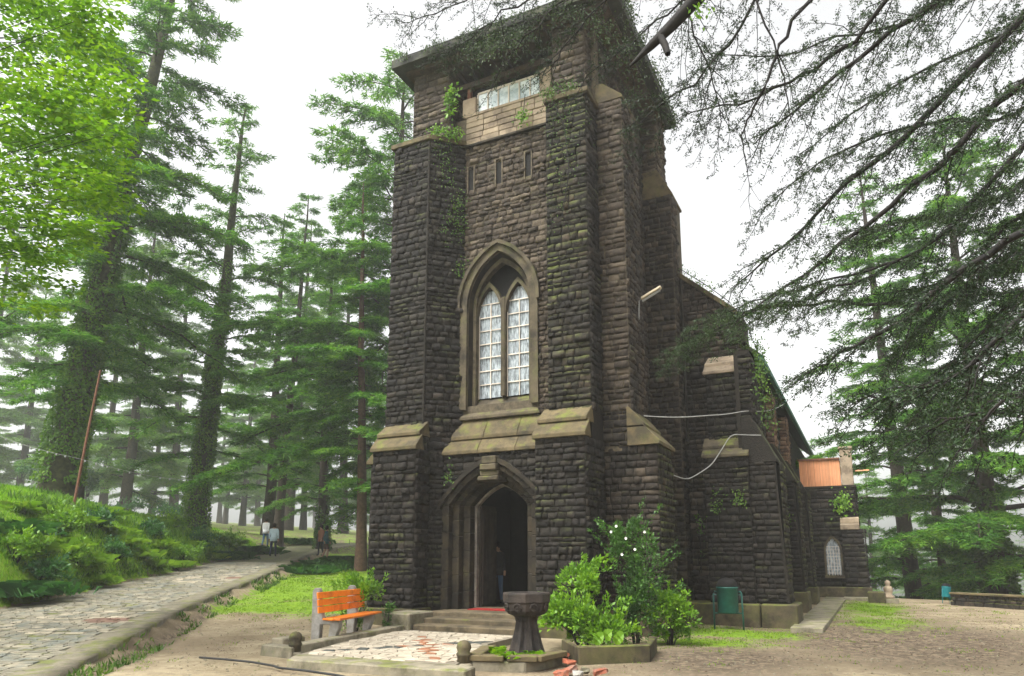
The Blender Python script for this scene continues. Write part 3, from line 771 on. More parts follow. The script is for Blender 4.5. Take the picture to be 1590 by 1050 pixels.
# --- side buttress at the rear right corner
core('side_buttress_core', MB().box(TR, -4.5, 20.0, 21.2, -.3, 12.55), 'mortar')
core('side_buttress_upper_core', MB().box(TR, -4.92, 20.03, 21.17, 12.5, 15.6), 'mortar')
MB().prism_y([(TR, 12.53), (-4.44, 12.53), (-4.44, 12.6), (-4.88, 13.45), (TR, 13.45)], 19.95, 21.25).build('weathering_slab', 'coping', church, bevel=.01)
stone_face((TR, 20.0), (-4.5, 20.0), .5, 12.55, 'stone', seed=26)
stone_face((-4.5, 20.0), (-4.5, 20.6), .5, 12.55, 'stone', seed=27)
stone_face((TR, 20.03), (-4.92, 20.03), 13.4, 15.6, 'stone_pale', seed=28, lens=(.2, .4))
stone_face((-4.92, 20.03), (-4.92, 21.17), 13.4, 15.6, 'stone_pale', seed=29)
# --- nave west wall, gable parapet, roof
NY, NR = 20.6, -2.75
gab = lambda x: 8.72 + (NR - x) * 0.89
nl = 2 * CX - NR
core('nave_west_wall', MB().prism_y([(nl, -.3), (NR, -.3), (NR, 8.55), (CX, gab(CX) - .2), (nl, 8.55)], NY, NY + .6), 'mortar_dark')
stone_face((-4.6, NY), (NR, NY), .5, 10.3, 'stone', seed=30, cut=lambda z, L: [(0, min(L, (gab(-4.6) - .2 - z) / .89))] if z < 10.1 else [])
k = 0
x = -4.7
while x < NR - .1:
    x2 = min(x + .62, NR + .06)
    MB().hexa([(x, NY - .08, gab(x) - .18), (x2 - .008, NY - .08, gab(x2) - .18), (x2 - .008, NY + .66, gab(x2) - .18), (x, NY + .66, gab(x) - .18)],
              [(x, NY - .08, gab(x)), (x2 - .008, NY - .08, gab(x2)), (x2 - .008, NY + .66, gab(x2)), (x, NY + .66, gab(x))]).build('gable_coping', 'coping', church, bevel=.01)
    x = x2
MB().box(NR - .5, NR + .1, NY - .1, NY + .66, 7.75, 8.5).build('kneeler', 'stone_mossy', church, bevel=.03)
ny1 = 44.0
core('nave_side_wall', MB().box(NR - .6, NR, NY + .6, ny1, -.3, 7.35), 'mortar_dark')
core('nave_side_wall', MB().box(nl, nl + .6, NY + .6, ny1, -.3, 7.35), 'mortar_dark')
core('nave_east_wall', MB().prism_y([(nl, -.3), (NR, -.3), (NR, 7.4), (CX, 12.3), (nl, 7.4)], ny1, ny1 + .6), 'mortar_dark')
ex, ezv = -2.36, 7.42
rz = ezv + (ex - CX) * .89
nroof = MB()
nroof.prism_y([(2 * CX - ex, ezv), (CX, rz), (ex, ezv), (ex, ezv + .14), (CX, rz + .16), (2 * CX - ex, ezv + .14)], NY + .5, ny1 + .5)
nroof = nroof.build('nave_roof', 'roof', church)
MB().box(ex - .02, ex + .10, NY + .4, ny1 + .4, ezv - .10, ezv + .05).build('gutter', 'green_gutter', nroof)
stone_face((NR, NY), (NR, 34), .5, 7.3, 'stone_dark', seed=31, rows=.19, lens=(.3, .6))
# corner buttresses of the nave
core('corner_buttress_core', MB().box(-3.68, -2.66, 19.72, NY, -.3, 6.72), 'mortar_dark')
core('corner_buttress_lower_core', MB().box(-3.75, -2.62, 19.22, 19.8, -.3, 4.32), 'mortar_dark')
stone_face((-3.68, 19.72), (-2.66, 19.72), 4.8, 6.72, 'stone_dark', seed=32)
stone_face((-3.75, 19.22), (-2.62, 19.22), .54, 4.32, 'stone_dark', seed=33)
stone_face((-2.66, 19.72), (-2.66, NY), 4.8, 6.72, 'stone_mossy', seed=34, lens=(.2, .4))
for (y, z, y2, z2) in ((19.62, 6.70, 20.0, 7.05), (19.93, 7.0, NY, 7.45)):
    MB().prism_x([(y, z), (y, z + .08), (y2, z2), (y2, z)], -3.74, -2.60).build('weathering_slab', 'ashlar', church, bevel=.01)
for (y, z, y2, z2) in ((19.14, 4.28, 19.5, 4.6), (19.42, 4.56, 19.75, 4.92)):
    MB().prism_x([(y, z), (y, z + .08), (y2, z2), (y2, z)], -3.80, -2.58).build('weathering_slab', 'dressed', church, bevel=.01)
MB().box(-4.5, -2.52, 18.97, 20.3, -.3, .52).build('plinth_block', 'plinth', church, bevel=.03)
MB().box(-2.50, -1.64, 19.05, 20.6, -.3, .52).build('plinth_block', 'plinth', church, bevel=.03)
MB().box(-4.1, -3.4, 20.2, NY + .1, -.3, .50).build('plinth_block', 'plinth', church, bevel=.02)
def flank_buttress(y0, y1, seed, mat='stone_dark', pl=True, upper='brown_pier'):
    core('flank_buttress_core', MB().prism_y([(NR - .1, -.3), (-1.80, -.3), (-1.96, 4.12), (NR - .1, 4.12)], y0, y1), 'mortar_dark')
    core('flank_buttress_upper_core', MB().box(NR - .1, -2.46, y0 + .05, y1 - .05, 4.1, 7.2), 'mortar_dark')
    stone_face((NR, y0), (-1.88, y0), .54, 4.12, mat, seed=seed, cut=lambda z, L: [(0, L - .03 * (z - .5))])
    stone_face((-1.86, y0), (-1.86, y1), .54, 4.12, 'stone_mossy', seed=seed + 1)
    stone_face((NR, y0 + .05), (-2.46, y0 + .05), 5.3, 7.1, upper, seed=seed + 2, lens=(.2, .4))
    stone_face((-2.46, y0 + .05), (-2.46, y1 - .05), 5.3, 7.1, upper, seed=seed + 3, lens=(.2, .4))
    MB().prism_y([(NR, 4.1), (-1.90, 4.1), (-1.90, 4.18), (-2.5, 5.38), (NR, 5.38)], y0 - .05, y1 + .05).build('weathering_slab', 'stone_mossy', church, bevel=.02)
    if pl: MB().box(NR, -1.76, y0 - .09, y1 + .09, -.3, .62).build('plinth_block', 'plinth', church, bevel=.03)
flank_buttress(19.35, 20.5, 40, pl=False, upper='stone_dark')
flank_buttress(24.5, 25.4, 44)
flank_buttress(29.0, 29.9, 48)
# --- south wing with its roof-top screen
WY = 34.0
core('wing_wall', MB().box(NR, -0.30, WY, 40, -.3, 4.72), 'mortar_dark')
core('wing_buttress_core', MB().prism_y([(-.92, -.3), (.02, -.3), (-.16, 2.9), (-.92, 2.9)], WY - .35, WY + .9), 'mortar_dark')
wing_arch = arch_half(.30, 2.0, .55)
stone_face((NR, WY), (-.30, WY), .5, 4.68, 'stone_dark', seed=60, rows=.2, lens=(.25, .5), cut=holes(lambda z: (-1.33 - NR - wing_arch(z), -1.33 - NR + wing_arch(z)) if .98 < z < 2.56 else None))
stone_face((-.30, WY), (-.30, 40), .5, 4.68, 'stone_dark', seed=61, rows=.2)
stone_face((-.92, WY - .35), (-.06, WY - .35), .5, 2.9, 'stone_dark', seed=62, rows=.2, lens=(.25, .5))
stone_face((-.06, WY - .35), (-.06, WY + .9), .5, 2.9, 'stone_dark', seed=63, rows=.2)
for z, y in ((2.88, WY - .42), (3.16, WY - .2)):
    MB().prism_x([(y, z), (y, z + .2), (y + .2, z + .27), (WY + .01, z + .27), (WY + .01, z)], -.95, -.22).build('weathering_slab', 'ashlar', church, bevel=.01)
MB().box(NR, .06, WY - .44, WY + .2, -.3, .48).build('plinth_block', 'plinth', church, bevel=.03)
MB().box(NR, -.2, WY - .06, 40.05, 4.7, 4.80).build('wing_coping', 'dressed_dark', church, bevel=.01)
ww = arch_band(-1.33, .36, .28, 2.0, .65, .52, .95, WY - .09, WY - .01, 6).build('wing_window', 'dressed', church)
mb = MB(); pts = [(-1.61, .95)] + arch_pts(-1.33, .28, 2.0, .52, 6) + [(-1.05, .95)]
mb.add([(x, WY - .012, z) for x, z in pts], [tuple(range(len(pts)))]); mb.build('pane', 'glass', ww)
for k in range(5): MB().box(-1.55 + k * .11, -1.535 + k * .11, WY - .05, WY - .035, .96, 2.2).build('grille_bar', 'window_paint', ww)
for k in range(9): MB().box(-1.60, -1.06, WY - .034, WY - .024, 1.05 + k * .14, 1.062 + k * .14).build('grille_bar', 'window_paint', ww)
MB().box(-1.72, -.94, WY - .16, WY - .012, .84, .95).build('window_sill', 'dressed', ww, bevel=.01)
sc = MB()
xs = np.linspace(NR + .3, -.78, 60)
for i in range(59):
    y = WY + .25 + (.035 if i % 2 else 0); y2 = WY + .25 + (0 if i % 2 else .035)
    sc.add([(xs[i], y, 4.8), (xs[i + 1], y2, 4.8), (xs[i + 1], y2, 6.0), (xs[i], y, 6.0)], [(0, 1, 2, 3)])
sc.box(NR + .3, -.78, WY + .33, WY + .40, 4.8, 5.95)
screen = sc.build('rooftop_screen', 'orange_sheet', church)
MB().box(NR + .25, -.78, WY + .18, WY + .42, 6.0, 6.06).build('screen_cap', 'rust', screen)
MB().box(-.76, -.28, WY + .1, WY + .6, 4.8, 6.42).build('rooftop_pier', 'ashlar', church, bevel=.03)
MB().box(-.80, -.24, WY + .06, WY + .64, 6.40, 6.52).build('pier_cap', 'ashlar', church, bevel=.02)
MB().box(-.2, .35, WY + .3, WY + .34, 5.42, 5.48).build('spout', 'orange_sheet', church)

# --- weathering and sill under the great window
for (ya, za, yb, zb, xa, xb) in ((PY_ - .10, 4.22, PY_ + .16, 4.66, -9.56, -6.43), (PY_ + .08, 4.62, RY + .02, 5.20, -9.40, -6.55)):
    m = 3
    for i in range(m):
        x0, x1 = xa + (xb - xa) * i / m, xa + (xb - xa) * (i + 1) / m - .006
        MB().hexa([(x0, ya, za), (x1, ya, za), (x1, yb + .1, za), (x0, yb + .1, za)], [(x0, ya, za + .09), (x1, ya, za + .09), (x1, yb, zb), (x0, yb, zb)]).build('weathering_slab', 'coping', church, bevel=.012)
MB().hexa([(CX - 1.18, RY - .10, 5.17), (CX + 1.18, RY - .10, 5.17), (CX + 1.02, RY + .45, 5.17), (CX - 1.02, RY + .45, 5.17)],
          [(CX - 1.14, RY - .10, 5.25), (CX + 1.14, RY - .10, 5.25), (CX + .84, RY + .42, 5.80), (CX - .84, RY + .42, 5.80)]).build('window_sill', 'dressed', church, bevel=.012)
# --- the great window
win = arch_band(CX, WH, .93, WZS, 1.66, 1.44, 5.45, RY - .10, RY + .05, 14).build('window_surround', 'dressed', church)
rv = MB(); reveal(rv, CX, .93, 5.45, WZS, 1.44, RY + .02, RY + .22, .86, 1.33); rv.build('window_reveal', 'dressed_dark', win)
arch_band(CX, .87, .78, WZS, 1.34, 1.20, 5.6, RY + .15, RY + .34, 12).build('inner_order', 'dressed', win)
GY = RY + .36
hood = arch_band(CX, WH + .07, WH - .02, WZS, 1.74, 1.64, WZS - .1, RY - .17, RY - .04, 14).build('hood_mould', 'dressed', win)
MB().box(CX - .07, CX + .07, GY - .16, GY + .06, 5.78, 8.5).build('mullion', 'dressed', win, bevel=.025)
lh, lzs, lrise = .355, 8.05, .80
lights = (CX - .425, CX + .425)
for lc in lights:
    arch_band(lc, lh + .07, lh, lzs, lrise + .14, lrise, 7.9, GY - .14, GY + .02, 8).build('tracery_arch', 'dressed', win)
    lf = arch_half(lh, lzs, lrise)
    rows_z = [5.80 + .372 * i for i in range(9)]
    for r_i in range(8):
        z0, z1 = rows_z[r_i], rows_z[r_i + 1]
        for c_i in range(2):
            xm = lc if c_i else lc - lf(z1)
            for sgn in (c_i,):
                n = 4
                top = []
                for t_ in range(n + 1):
                    z = z0 + (z1 - z0) * t_ / n
                    top.append((lf(z), z))
                if top[0][0] < .03: continue
                s = 1 if c_i else -1
                tilt = random.uniform(-.012, .012)
                poly = [(lc + s * .006, z0 + .006), (lc + s * top[0][0], z0 + .006)] + [(lc + s * h, z) for h, z in top[1:-1]] + [(lc + s * top[-1][0], z1 - .006), (lc + s * .006, z1 - .006)]
                poly = [(x, z) for x, z in poly]
                pm = MB().add([(x, GY + tilt * (x - lc) * 4 + random.uniform(-.003, .003), z) for x, z in poly], [tuple(range(len(poly)))])
                pm.build('pane', 'glass', win)
        if r_i: MB().box(lc - lf(z0), lc + lf(z0), GY - .03, GY - .012, z0 - .014, z0 + .014).build('glazing_bar', 'window_paint', win)
    MB().box(lc - .012, lc + .012, GY - .034, GY - .014, 5.79, 8.42).build('glazing_bar', 'window_paint', win)
    for s in (-1, 1):
        MB().box(lc + s * lh - .016, lc + s * lh + .016, GY - .036, GY - .016, 5.79, 8.1).build('frame_bar', 'window_paint', win)
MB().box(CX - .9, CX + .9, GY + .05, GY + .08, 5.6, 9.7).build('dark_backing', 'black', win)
# --- door: stepped dark orders with a pale corbelled keystone
zs0 = 2.95
def voussoirs(ho, hi, ro, ri, y0, y1, mat, parent, zb, n=7):
    a, b = arch_pts(CX, ho, zs0, ro, n), arch_pts(CX, hi, zs0, ri, n)
    for i in range(len(a) - 1):
        q = [a[i], a[i + 1], b[i + 1], b[i]]
        c = (sum(p[0] for p in q) / 4, sum(p[1] for p in q) / 4)
        q = [(c[0] + (p[0] - c[0]) * .985, c[1] + (p[1] - c[1]) * .985) for p in q]
        MB().prism_y(q, y0 - random.uniform(0, .008), y1).build('voussoir', mat, parent, bevel=.01)
    z = zb
    while z < zs0 - .05:
        h = min(random.uniform(.36, .55), zs0 - z)
        if zs0 - z - h < .2: h = zs0 - z
        for s in (-1, 1):
            x0, x1 = sorted((CX + s * ho, CX + s * hi))
            MB().box(x0, x1, y0 - random.uniform(0, .008), y1, z + .004, z + h - .004).build('jamb_stone', mat, parent, bevel=.012)
        z += h
door = MB().box(CX - .80, CX + .80, 15.9, 16.3, .40, .44).build('doorway', 'step', church)
voussoirs(1.42, 1.20, 1.08, .90, PY_ - .04, PY_ + .26, 'dressed_dark', door, .40)
voussoirs(1.20, 1.00, .90, .74, PY_ + .14, PY_ + .46, 'dressed_dark', door, .40)
voussoirs(1.00, .80, .74, .56, PY_ + .34, PY_ + .70, 'dressed_dark', door, .40)
arch_band(CX, 1.52, 1.41, zs0, 1.20, 1.07, zs0 - .1, PY_ - .13, PY_ + .1, 10).build('hood_mould', 'dressed_dark', door)
arch_band(CX, .81, .735, zs0, .57, .50, .42, PY_ + .58, PY_ + .72, 8).build('door_frame', 'jamb', door)
ks = MB()
for i, (w, z0, z1, y) in enumerate(((.20, 3.92, 4.12, .20), (.235, 3.76, 3.92, .24), (.26, 3.62, 3.76, .17), (.28, 3.50, 3.62, .26))):
    ks.box(CX - w, CX + w, PY_ - y, PY_ + .3, z0 + .004, z1)
ks.build('keystone', 'dressed', door, bevel=.025)
for s in (-1, 1):
    leaf = MB().box(CX + s * .74 - .03, CX + s * .74 + .03, 16.15, 16.95, .44, 3.0).build('door_leaf', 'wood_door', door)
    for k in range(4): MB().box(CX + s * .70 - .02, CX + s * .70 + .02, 16.2 + k * .19, 16.37 + k * .19, .5, 2.9).build('plank', 'wood_door', leaf)
for k, (y0, z1, x0, x1) in enumerate(((13.55, .20, -9.15, -6.55), (14.05, .31, -9.20, -6.55), (14.62, .41, -9.45, -6.6))):
    MB().box(x0, x1, y0, 15.9 if k == 2 else y0 + .65, -.2, z1).build('entrance_step', 'step', church, bevel=.02)
MB().box(-9.9, -9.18, 13.45, 14.45, -.2, .44).build('plinth_block', 'slab', church, bevel=.03)
# drain pipe down the left buttress corner and the side wall
MB().tube([(-9.94, 14.97, 13.0), (-9.94, 14.96, 4.9), (-9.90, 14.9, 4.6)], .028, 6).build('drain_pipe', 'mortar_dark', church)
MB().tube([(-4.42, 20.5, 10.0), (-4.42, 20.5, 5.0)], .04, 6).build('drain_pipe', 'mortar_dark', church)
# --- all the stones: the 300 that show largest one by one, the rest as one mass
def stone_arrays(S, r):
    """rock-faced blocks as quads: outer ring let into the joint, inner points proud and uneven"""
    n = len(S)
    NX, NZ = 6, 5
    c = np.array([s[0] for s in S]); t = np.array([[*s[1], 0] for s in S]); nn = np.array([[*s[2], 0] for s in S])
    w = np.array([s[3] for s in S]); h = np.array([s[4] for s in S]); rel = np.array([s[6] for s in S])
    px = np.zeros((n, NZ, NX)); pz = np.zeros((n, NZ, NX)); dp = np.zeros((n, NZ, NX))
    gx = np.minimum(0.020, w * .15); ghz = np.minimum(0.017, h * .15)
    xs = np.stack([-w / 2 + .010, -w / 2 + gx, -w * .15, w * .17, w / 2 - gx, w / 2 - .010], 1)
    zs = np.stack([-h / 2 + .009, -h / 2 + ghz, h * .02, h / 2 - ghz, h / 2 - .009], 1)
    px[:] = xs[:, None, :]; pz[:] = zs[:, :, None]
    inner = np.zeros((NZ, NX), bool); inner[1:-1, 1:-1] = True
    dp[:, ~inner] = 0.002
    big = r.uniform(.014, .048, (n, 1)) * (1 + (r.random((n, 1)) < .15) * .7) * rel[:, None]
    tilt = (r.normal(size=(n, 1, 1)) * .05 * px + r.normal(size=(n, 1, 1)) * .10 * pz)[:, inner]
    chip = (r.random((n, inner.sum())) < .16) * r.uniform(.01, .035, (n, inner.sum()))
    dp[:, inner] = np.maximum(big + tilt + r.uniform(-.014, .020, (n, inner.sum())) * rel[:, None] - chip, .006)
    px[:, inner] += r.uniform(-.016, .016, (n, inner.sum())); pz[:, inner] += r.uniform(-.013, .013, (n, inner.sum()))
    px[:, ~inner] += r.uniform(-.010, .010, (n, (~inner).sum())); pz[:, ~inner] += r.uniform(-.011, .011, (n, (~inner).sum()))
    return c, t, nn, px, pz, dp, NX, NZ
r_st = np.random.default_rng(5)
c, t, nn, px, pz, dp, NX, NZ = stone_arrays(STONES, r_st)
Vst = c[:, None, None] + t[:, None, None] * px[..., None] + nn[:, None, None] * dp[..., None] + np.array([0, 0, 1.0]) * pz[..., None]
fq = np.array([(j * NX + i, j * NX + i + 1, (j + 1) * NX + i + 1, (j + 1) * NX + i) for j in range(NZ - 1) for i in range(NX - 1)])
def shown(i):
    s = STONES[i]
    v = CAM - s[0]; d = np.linalg.norm(v)
    facing = float(np.array([*s[2], 0]) @ v) / d
    x, y = proj(s[0])
    hidden = (845 < x < 1090 and y > 800) or s[0][1] > 21 or not (0 < x < 1590 and 0 < y < 1050) or (s[1][1] < -.2)
    return -1 if hidden else facing * s[3] * s[4] / d ** 2
order = sorted(range(len(STONES)), key=shown, reverse=True)
keep = order[:300]
keepset = set(keep)
for i in keep:
    s = STONES[i]
    me = np_mesh('stone', (Vst[i].reshape(-1, 3) - s[0]), fq, s[5])
    o = link('stone', me, church)
    o.location = Vector(s[0]) - church.location
for mat in sorted(set(s[5] for s in STONES)):
    ids = [i for i in range(len(STONES)) if STONES[i][5] == mat and i not in keepset]
    if not ids: continue
    vs = Vst[ids].reshape(-1, 3)
    fs = (fq[None] + (np.arange(len(ids)) * NX * NZ)[:, None, None]).reshape(-1, 4)
    tag(link('stone_courses', np_mesh('stone_courses', vs, fs, mat), church), kind='stuff')
# every part above was built in world space: hang it under the church without moving it
for o in church.children:
    if not o.name.startswith('stone') or o.name.startswith('stone_courses'): o.location = o.location - church.location

# ------------------------------------------------------------------ trees
def cedar_meshes(seed, H, Lmax, base, nb, r0, ls=0.26, dens=1.0, droop=0.16, lean=(0, 0), top_spread=0.12, mat='needle', bark='bark', profile=1.0):
    """a deodar: tapered leaning trunk, level tiers of fanned limbs, needle sprays"""
    r = np.random.default_rng(seed)
    hs = np.linspace(0, 1, 14)
    wob = np.cumsum(r.normal(size=(14, 2)) * .035 * H / 25, 0)
    axis_ = np.stack([lean[0] * H * hs + wob[:, 0], lean[1] * H * hs + wob[:, 1], H * hs], 1)
    rad = r0 * (1 - hs) ** .8 + .03; rad[0] *= 1.35; rad[1] *= 1.05
    tr = Tubes(); axis_[0, 2] = -0.6
    tr.add(axis_, rad, 10)
    trunk = np_mesh('trunk', np.concatenate(tr.v), np.concatenate(tr.f), bark, True)
    lim = Tubes(); LV, LF, nv = [], [], 0
    az = r.uniform(0, 6.28)
    for k in range(nb):
        f = (k + r.uniform(0, .8)) / nb
        f = f ** .92
        h = base + (1 - base) * f
        if r.random() < .06: continue
        L = Lmax * ((1 - f) ** .75 * .9 + top_spread) * r.uniform(.5, 1.12) * (1 if f > .12 else .75)
        L *= profile
        az += 2.4 + r.normal() * .35
        o = np.array([np.interp(h, hs, axis_[:, 0]), np.interp(h, hs, axis_[:, 1]), H * h])
        dirv = np.array([math.cos(az), math.sin(az), 0]); sid = np.array([-dirv[1], dirv[0], 0])
        n = 8
        t = np.linspace(0, 1, n)
        e0 = r.uniform(.0, .28) + .25 * f; dr = droop * r.uniform(.6, 1.7) + .22
        bend = r.normal() * .12
        pts = o + L * (t[:, None] * dirv + (bend * t ** 2)[:, None] * sid) + np.array([0, 0, 1.0]) * (L * (e0 * t - dr * t ** 2))[:, None]
        pts[1:-1] += r.normal(size=(n - 2, 3)) * .03 * L / 3
        br = max(.012 * L, .018) * (1 - t) ** .7 + .006
        lim.add(pts, br, 4)
        nt = int(max(5, 4.2 * L) * dens ** .5)
        for j in range(nt):
            tt = .14 + .86 * (j + r.random()) / nt
            p = np.array([np.interp(tt, t, pts[:, q]) for q in range(3)])
            s = 1 if j % 2 else -1
            lt = L * .40 * (1.12 - tt) ** .6 * r.uniform(.55, 1.1) * (.6 + .4 * min(1, tt * 3))
            a = r.uniform(.55, 1.15)
            td = dirv * math.cos(a) + sid * s * math.sin(a)
            m = max(3, int(lt / (ls * .42) * dens))
            q = np.sort(r.uniform(.05, 1, m))
            dz = -.10 * lt * q - .20 * lt * q ** 2 + .02
            tp = p + td * (lt * q)[:, None]; tp[:, 2] += dz
            if lt > .8: lim.add(np.array([p, p + td * lt * .5 + [0, 0, -.1 * lt], p + td * lt * .95 + [0, 0, -.27 * lt]]), [.012, .008, .004], 3)
            tuft = 10
            pos = np.repeat(tp, tuft, 0) + r.normal(size=(m * tuft, 3)) * [ls * .45, ls * .45, ls * .2]
            dd = unit(td * .8 + r.normal(size=(m * tuft, 3)) * [.75, .75, .28] + [0, 0, -.22])
            nrm = unit(r.normal(size=(m * tuft, 3)) * .55 + [0, 0, 1.0])
            sd_ = unit(np.cross(dd, nrm))
            v, fc = tri_arrays(pos, dd, sd_, ls * r.uniform(.7, 1.5, m * tuft), ls * r.uniform(.16, .34, m * tuft))
            LV.append(v); LF.append(fc + nv); nv += len(v)
    limbs = np_mesh('limbs', np.concatenate(lim.v), np.concatenate(lim.f), bark, True)
    crown = np_mesh('crown', np.concatenate(LV), np.concatenate(LF), mat)
    return trunk, limbs, crown
TREE = {}
TREE['big'] = cedar_meshes(21, 30, 7.0, .16, 84, .55, .26, .95, .20, (.10, .03), bark='bark_mossy')
TREE['spire'] = cedar_meshes(22, 28, 6.0, .13, 60, .52, .25, .8, .13, (.035, 0), .18, bark='bark_mossy')
TREE['tall'] = cedar_meshes(23, 27, 6.2, .12, 70, .42, .27, .85, .17, (.02, .02))
TREE['slim'] = cedar_meshes(24, 25, 5.0, .18, 52, .30, .26, 1.15, .16, (.04, 0))
TREE['broad'] = cedar_meshes(25, 27, 9.0, .10, 78, .48, .27, .9, .08, (0, 0), .26)
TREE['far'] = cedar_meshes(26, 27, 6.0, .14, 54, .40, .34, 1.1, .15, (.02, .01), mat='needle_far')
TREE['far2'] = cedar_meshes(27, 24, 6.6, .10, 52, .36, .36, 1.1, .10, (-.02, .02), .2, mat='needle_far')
def tree(kind, u, D, label, scale=1.0, rz=0.0, group=None, z=None, name='cedar_tree', bark=None):
    p = gp(u, D, -.1)
    if z is not None: p[2] = z
    e = empty(name, p, label, 'tree', group, rz)
    e.scale = (scale,) * 3
    for nm, me in zip(('trunk', 'limbs', 'crown'), TREE[kind]):
        o = link(nm, me, e)
        if nm != 'trunk': o['kind'] = 'stuff'
        if bark and nm == 'trunk':
            o.material_slots[0].link = 'OBJECT'; o.material_slots[0].material = MAT[bark]
    return e
def trunk_ivy(e, kind, h0, h1, n, spread, seed, mat='ivy', size=.2):
    """ivy leaves on the trunk of a tree, in the tree's own frame"""
    r = np.random.default_rng(seed)
    me = TREE[kind][0]
    co = np.zeros(len(me.vertices) * 3, np.float32); me.vertices.foreach_get('co', co); co = co.reshape(-1, 10, 3)
    cen = co.mean(1); rad = np.linalg.norm(co[:, 0] - cen, axis=1)
    z = h0 + (h1 - h0) * r.beta(1.0, 1.4, n); a = r.uniform(0, 6.28, n)
    cx, cyy, rr = np.interp(z, cen[:, 2], cen[:, 0]), np.interp(z, cen[:, 2], cen[:, 1]), np.interp(z, cen[:, 2], rad)
    keep = vnoise(a * 1.3, z * .7, seed) > .22
    out = np.stack([np.cos(a), np.sin(a), np.zeros(n)], 1)
    pos = np.stack([cx, cyy, z], 1) + out * (rr + r.uniform(0, spread, n) * (1 - .4 * (z - h0) / (h1 - h0)))[:, None]
    d = unit(out * .5 + r.normal(size=(n, 3)) * .5 + [0, 0, -.7]); nr = unit(out + r.normal(size=(n, 3)) * .5)
    v, f = leaf_arrays(pos[keep], d[keep], nr[keep], size * r.uniform(.6, 1.3, keep.sum()), size * .7)
    return tag(link('ivy', np_mesh('ivy', v, f, mat), e), kind='stuff')
def uat(x, D): return (x - PX) * (math.cos(PITCH) + math.tan(math.radians(0)) * 0) * D / (F_PX * 1.0165) * 1.0 if False else float((atD(x, 870, D)) @ RT)
# the ones that can be told apart, left to right
t1 = tree('big', uat(68, 31), 31, 'huge ivy-clad cedar leaning right on the bank top at the far left', 1.06, YAW - .1)
trunk_ivy(t1, 'big', .8, 16, 15000, .34, 1, 'trunk_moss', .15)
t1b = tree('slim', uat(105, 36), 36, 'thin bare-based cedar just right of the huge leaning ivy-clad one', .95, 1.0)
t2 = tree('spire', uat(300, 39), 39, 'tall open-topped cedar with a moss-green ivied trunk above the hedge end', .93, YAW)
trunk_ivy(t2, 'spire', .2, 17, 15000, .22, 2, 'trunk_moss', .14)
tree('tall', uat(412, 52), 52, 'straight slender cedar behind the walker in the pale blue shirt', .95, 2.0)
t4 = tree('slim', uat(428, 50), 50, 'leaning cedar whose trunk crosses the slender one beyond the path bend', 1.05, YAW - .3)
t5 = tree('tall', uat(500, 47), 47, 'dark cedar with green ivied base beside the two people by the path', .78, 4.2)
trunk_ivy(t5, 'tall', .2, 5, 2500, .2, 5)
tree('slim', uat(562, 33), 33, 'reddish bare cedar trunk half hidden by the left side of the tower', .78, 3.3, bark='bark_red')
tree('broad', uat(606, 37), 37, 'wide-spreading pale green cedar reaching out from behind the tower', 1.06, 2.6)
tree('spire', uat(655, 30), 38, 'moss-limbed cedar standing directly behind the tower left shoulder', .9, .5)
# the pale ranks behind them
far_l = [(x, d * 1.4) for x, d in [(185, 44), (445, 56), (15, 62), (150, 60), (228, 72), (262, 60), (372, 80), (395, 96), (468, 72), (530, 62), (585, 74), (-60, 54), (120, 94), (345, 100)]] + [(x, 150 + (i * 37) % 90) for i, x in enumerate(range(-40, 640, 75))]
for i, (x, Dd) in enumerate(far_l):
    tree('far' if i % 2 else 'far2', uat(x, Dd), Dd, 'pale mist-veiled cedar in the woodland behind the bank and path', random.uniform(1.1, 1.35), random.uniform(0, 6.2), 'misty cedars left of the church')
# right hand side, beyond the low wall where the hill falls away
r1 = tree('tall', uat(1412, 41), 41, 'tall misty cedar with a straight trunk right of the church wing', 1.15, 1.7, z=-5.0)
r2 = tree('broad', uat(1548, 33), 33, 'near cedar with a thick ivied trunk standing just beyond the low wall', 1.0, 3.5, z=-4.0)
trunk_ivy(r2, 'broad', 2.5, 9, 5000, .30, 9)
tree('slim', uat(1452, 46), 46, 'thin cedar trunk between the straight misty cedar and the low wall', .9, .4, z=-6)
tree('slim', uat(1472, 52), 52, 'second thin cedar trunk behind the turquoise bin', .9, 2.8, z=-7)
far_r = [(x, d * 1.3) for x, d in [(1262, 74), (1300, 66), (1350, 62), (1500, 72), (1630, 70), (1235, 92), (1440, 88)]] + [(x, 140 + (i * 37) % 80) for i, x in enumerate(range(1230, 1660, 90))]
for i, (x, Dd) in enumerate(far_r):
    tree('far' if i % 2 else 'far2', uat(x, Dd), Dd, 'faint mist-whitened cedar on the falling slope beyond the church wing', random.uniform(1.15, 1.4), random.uniform(0, 6.2), 'misty cedars right of the church', z=float(gz(uat(x, Dd), Dd)) * .7)

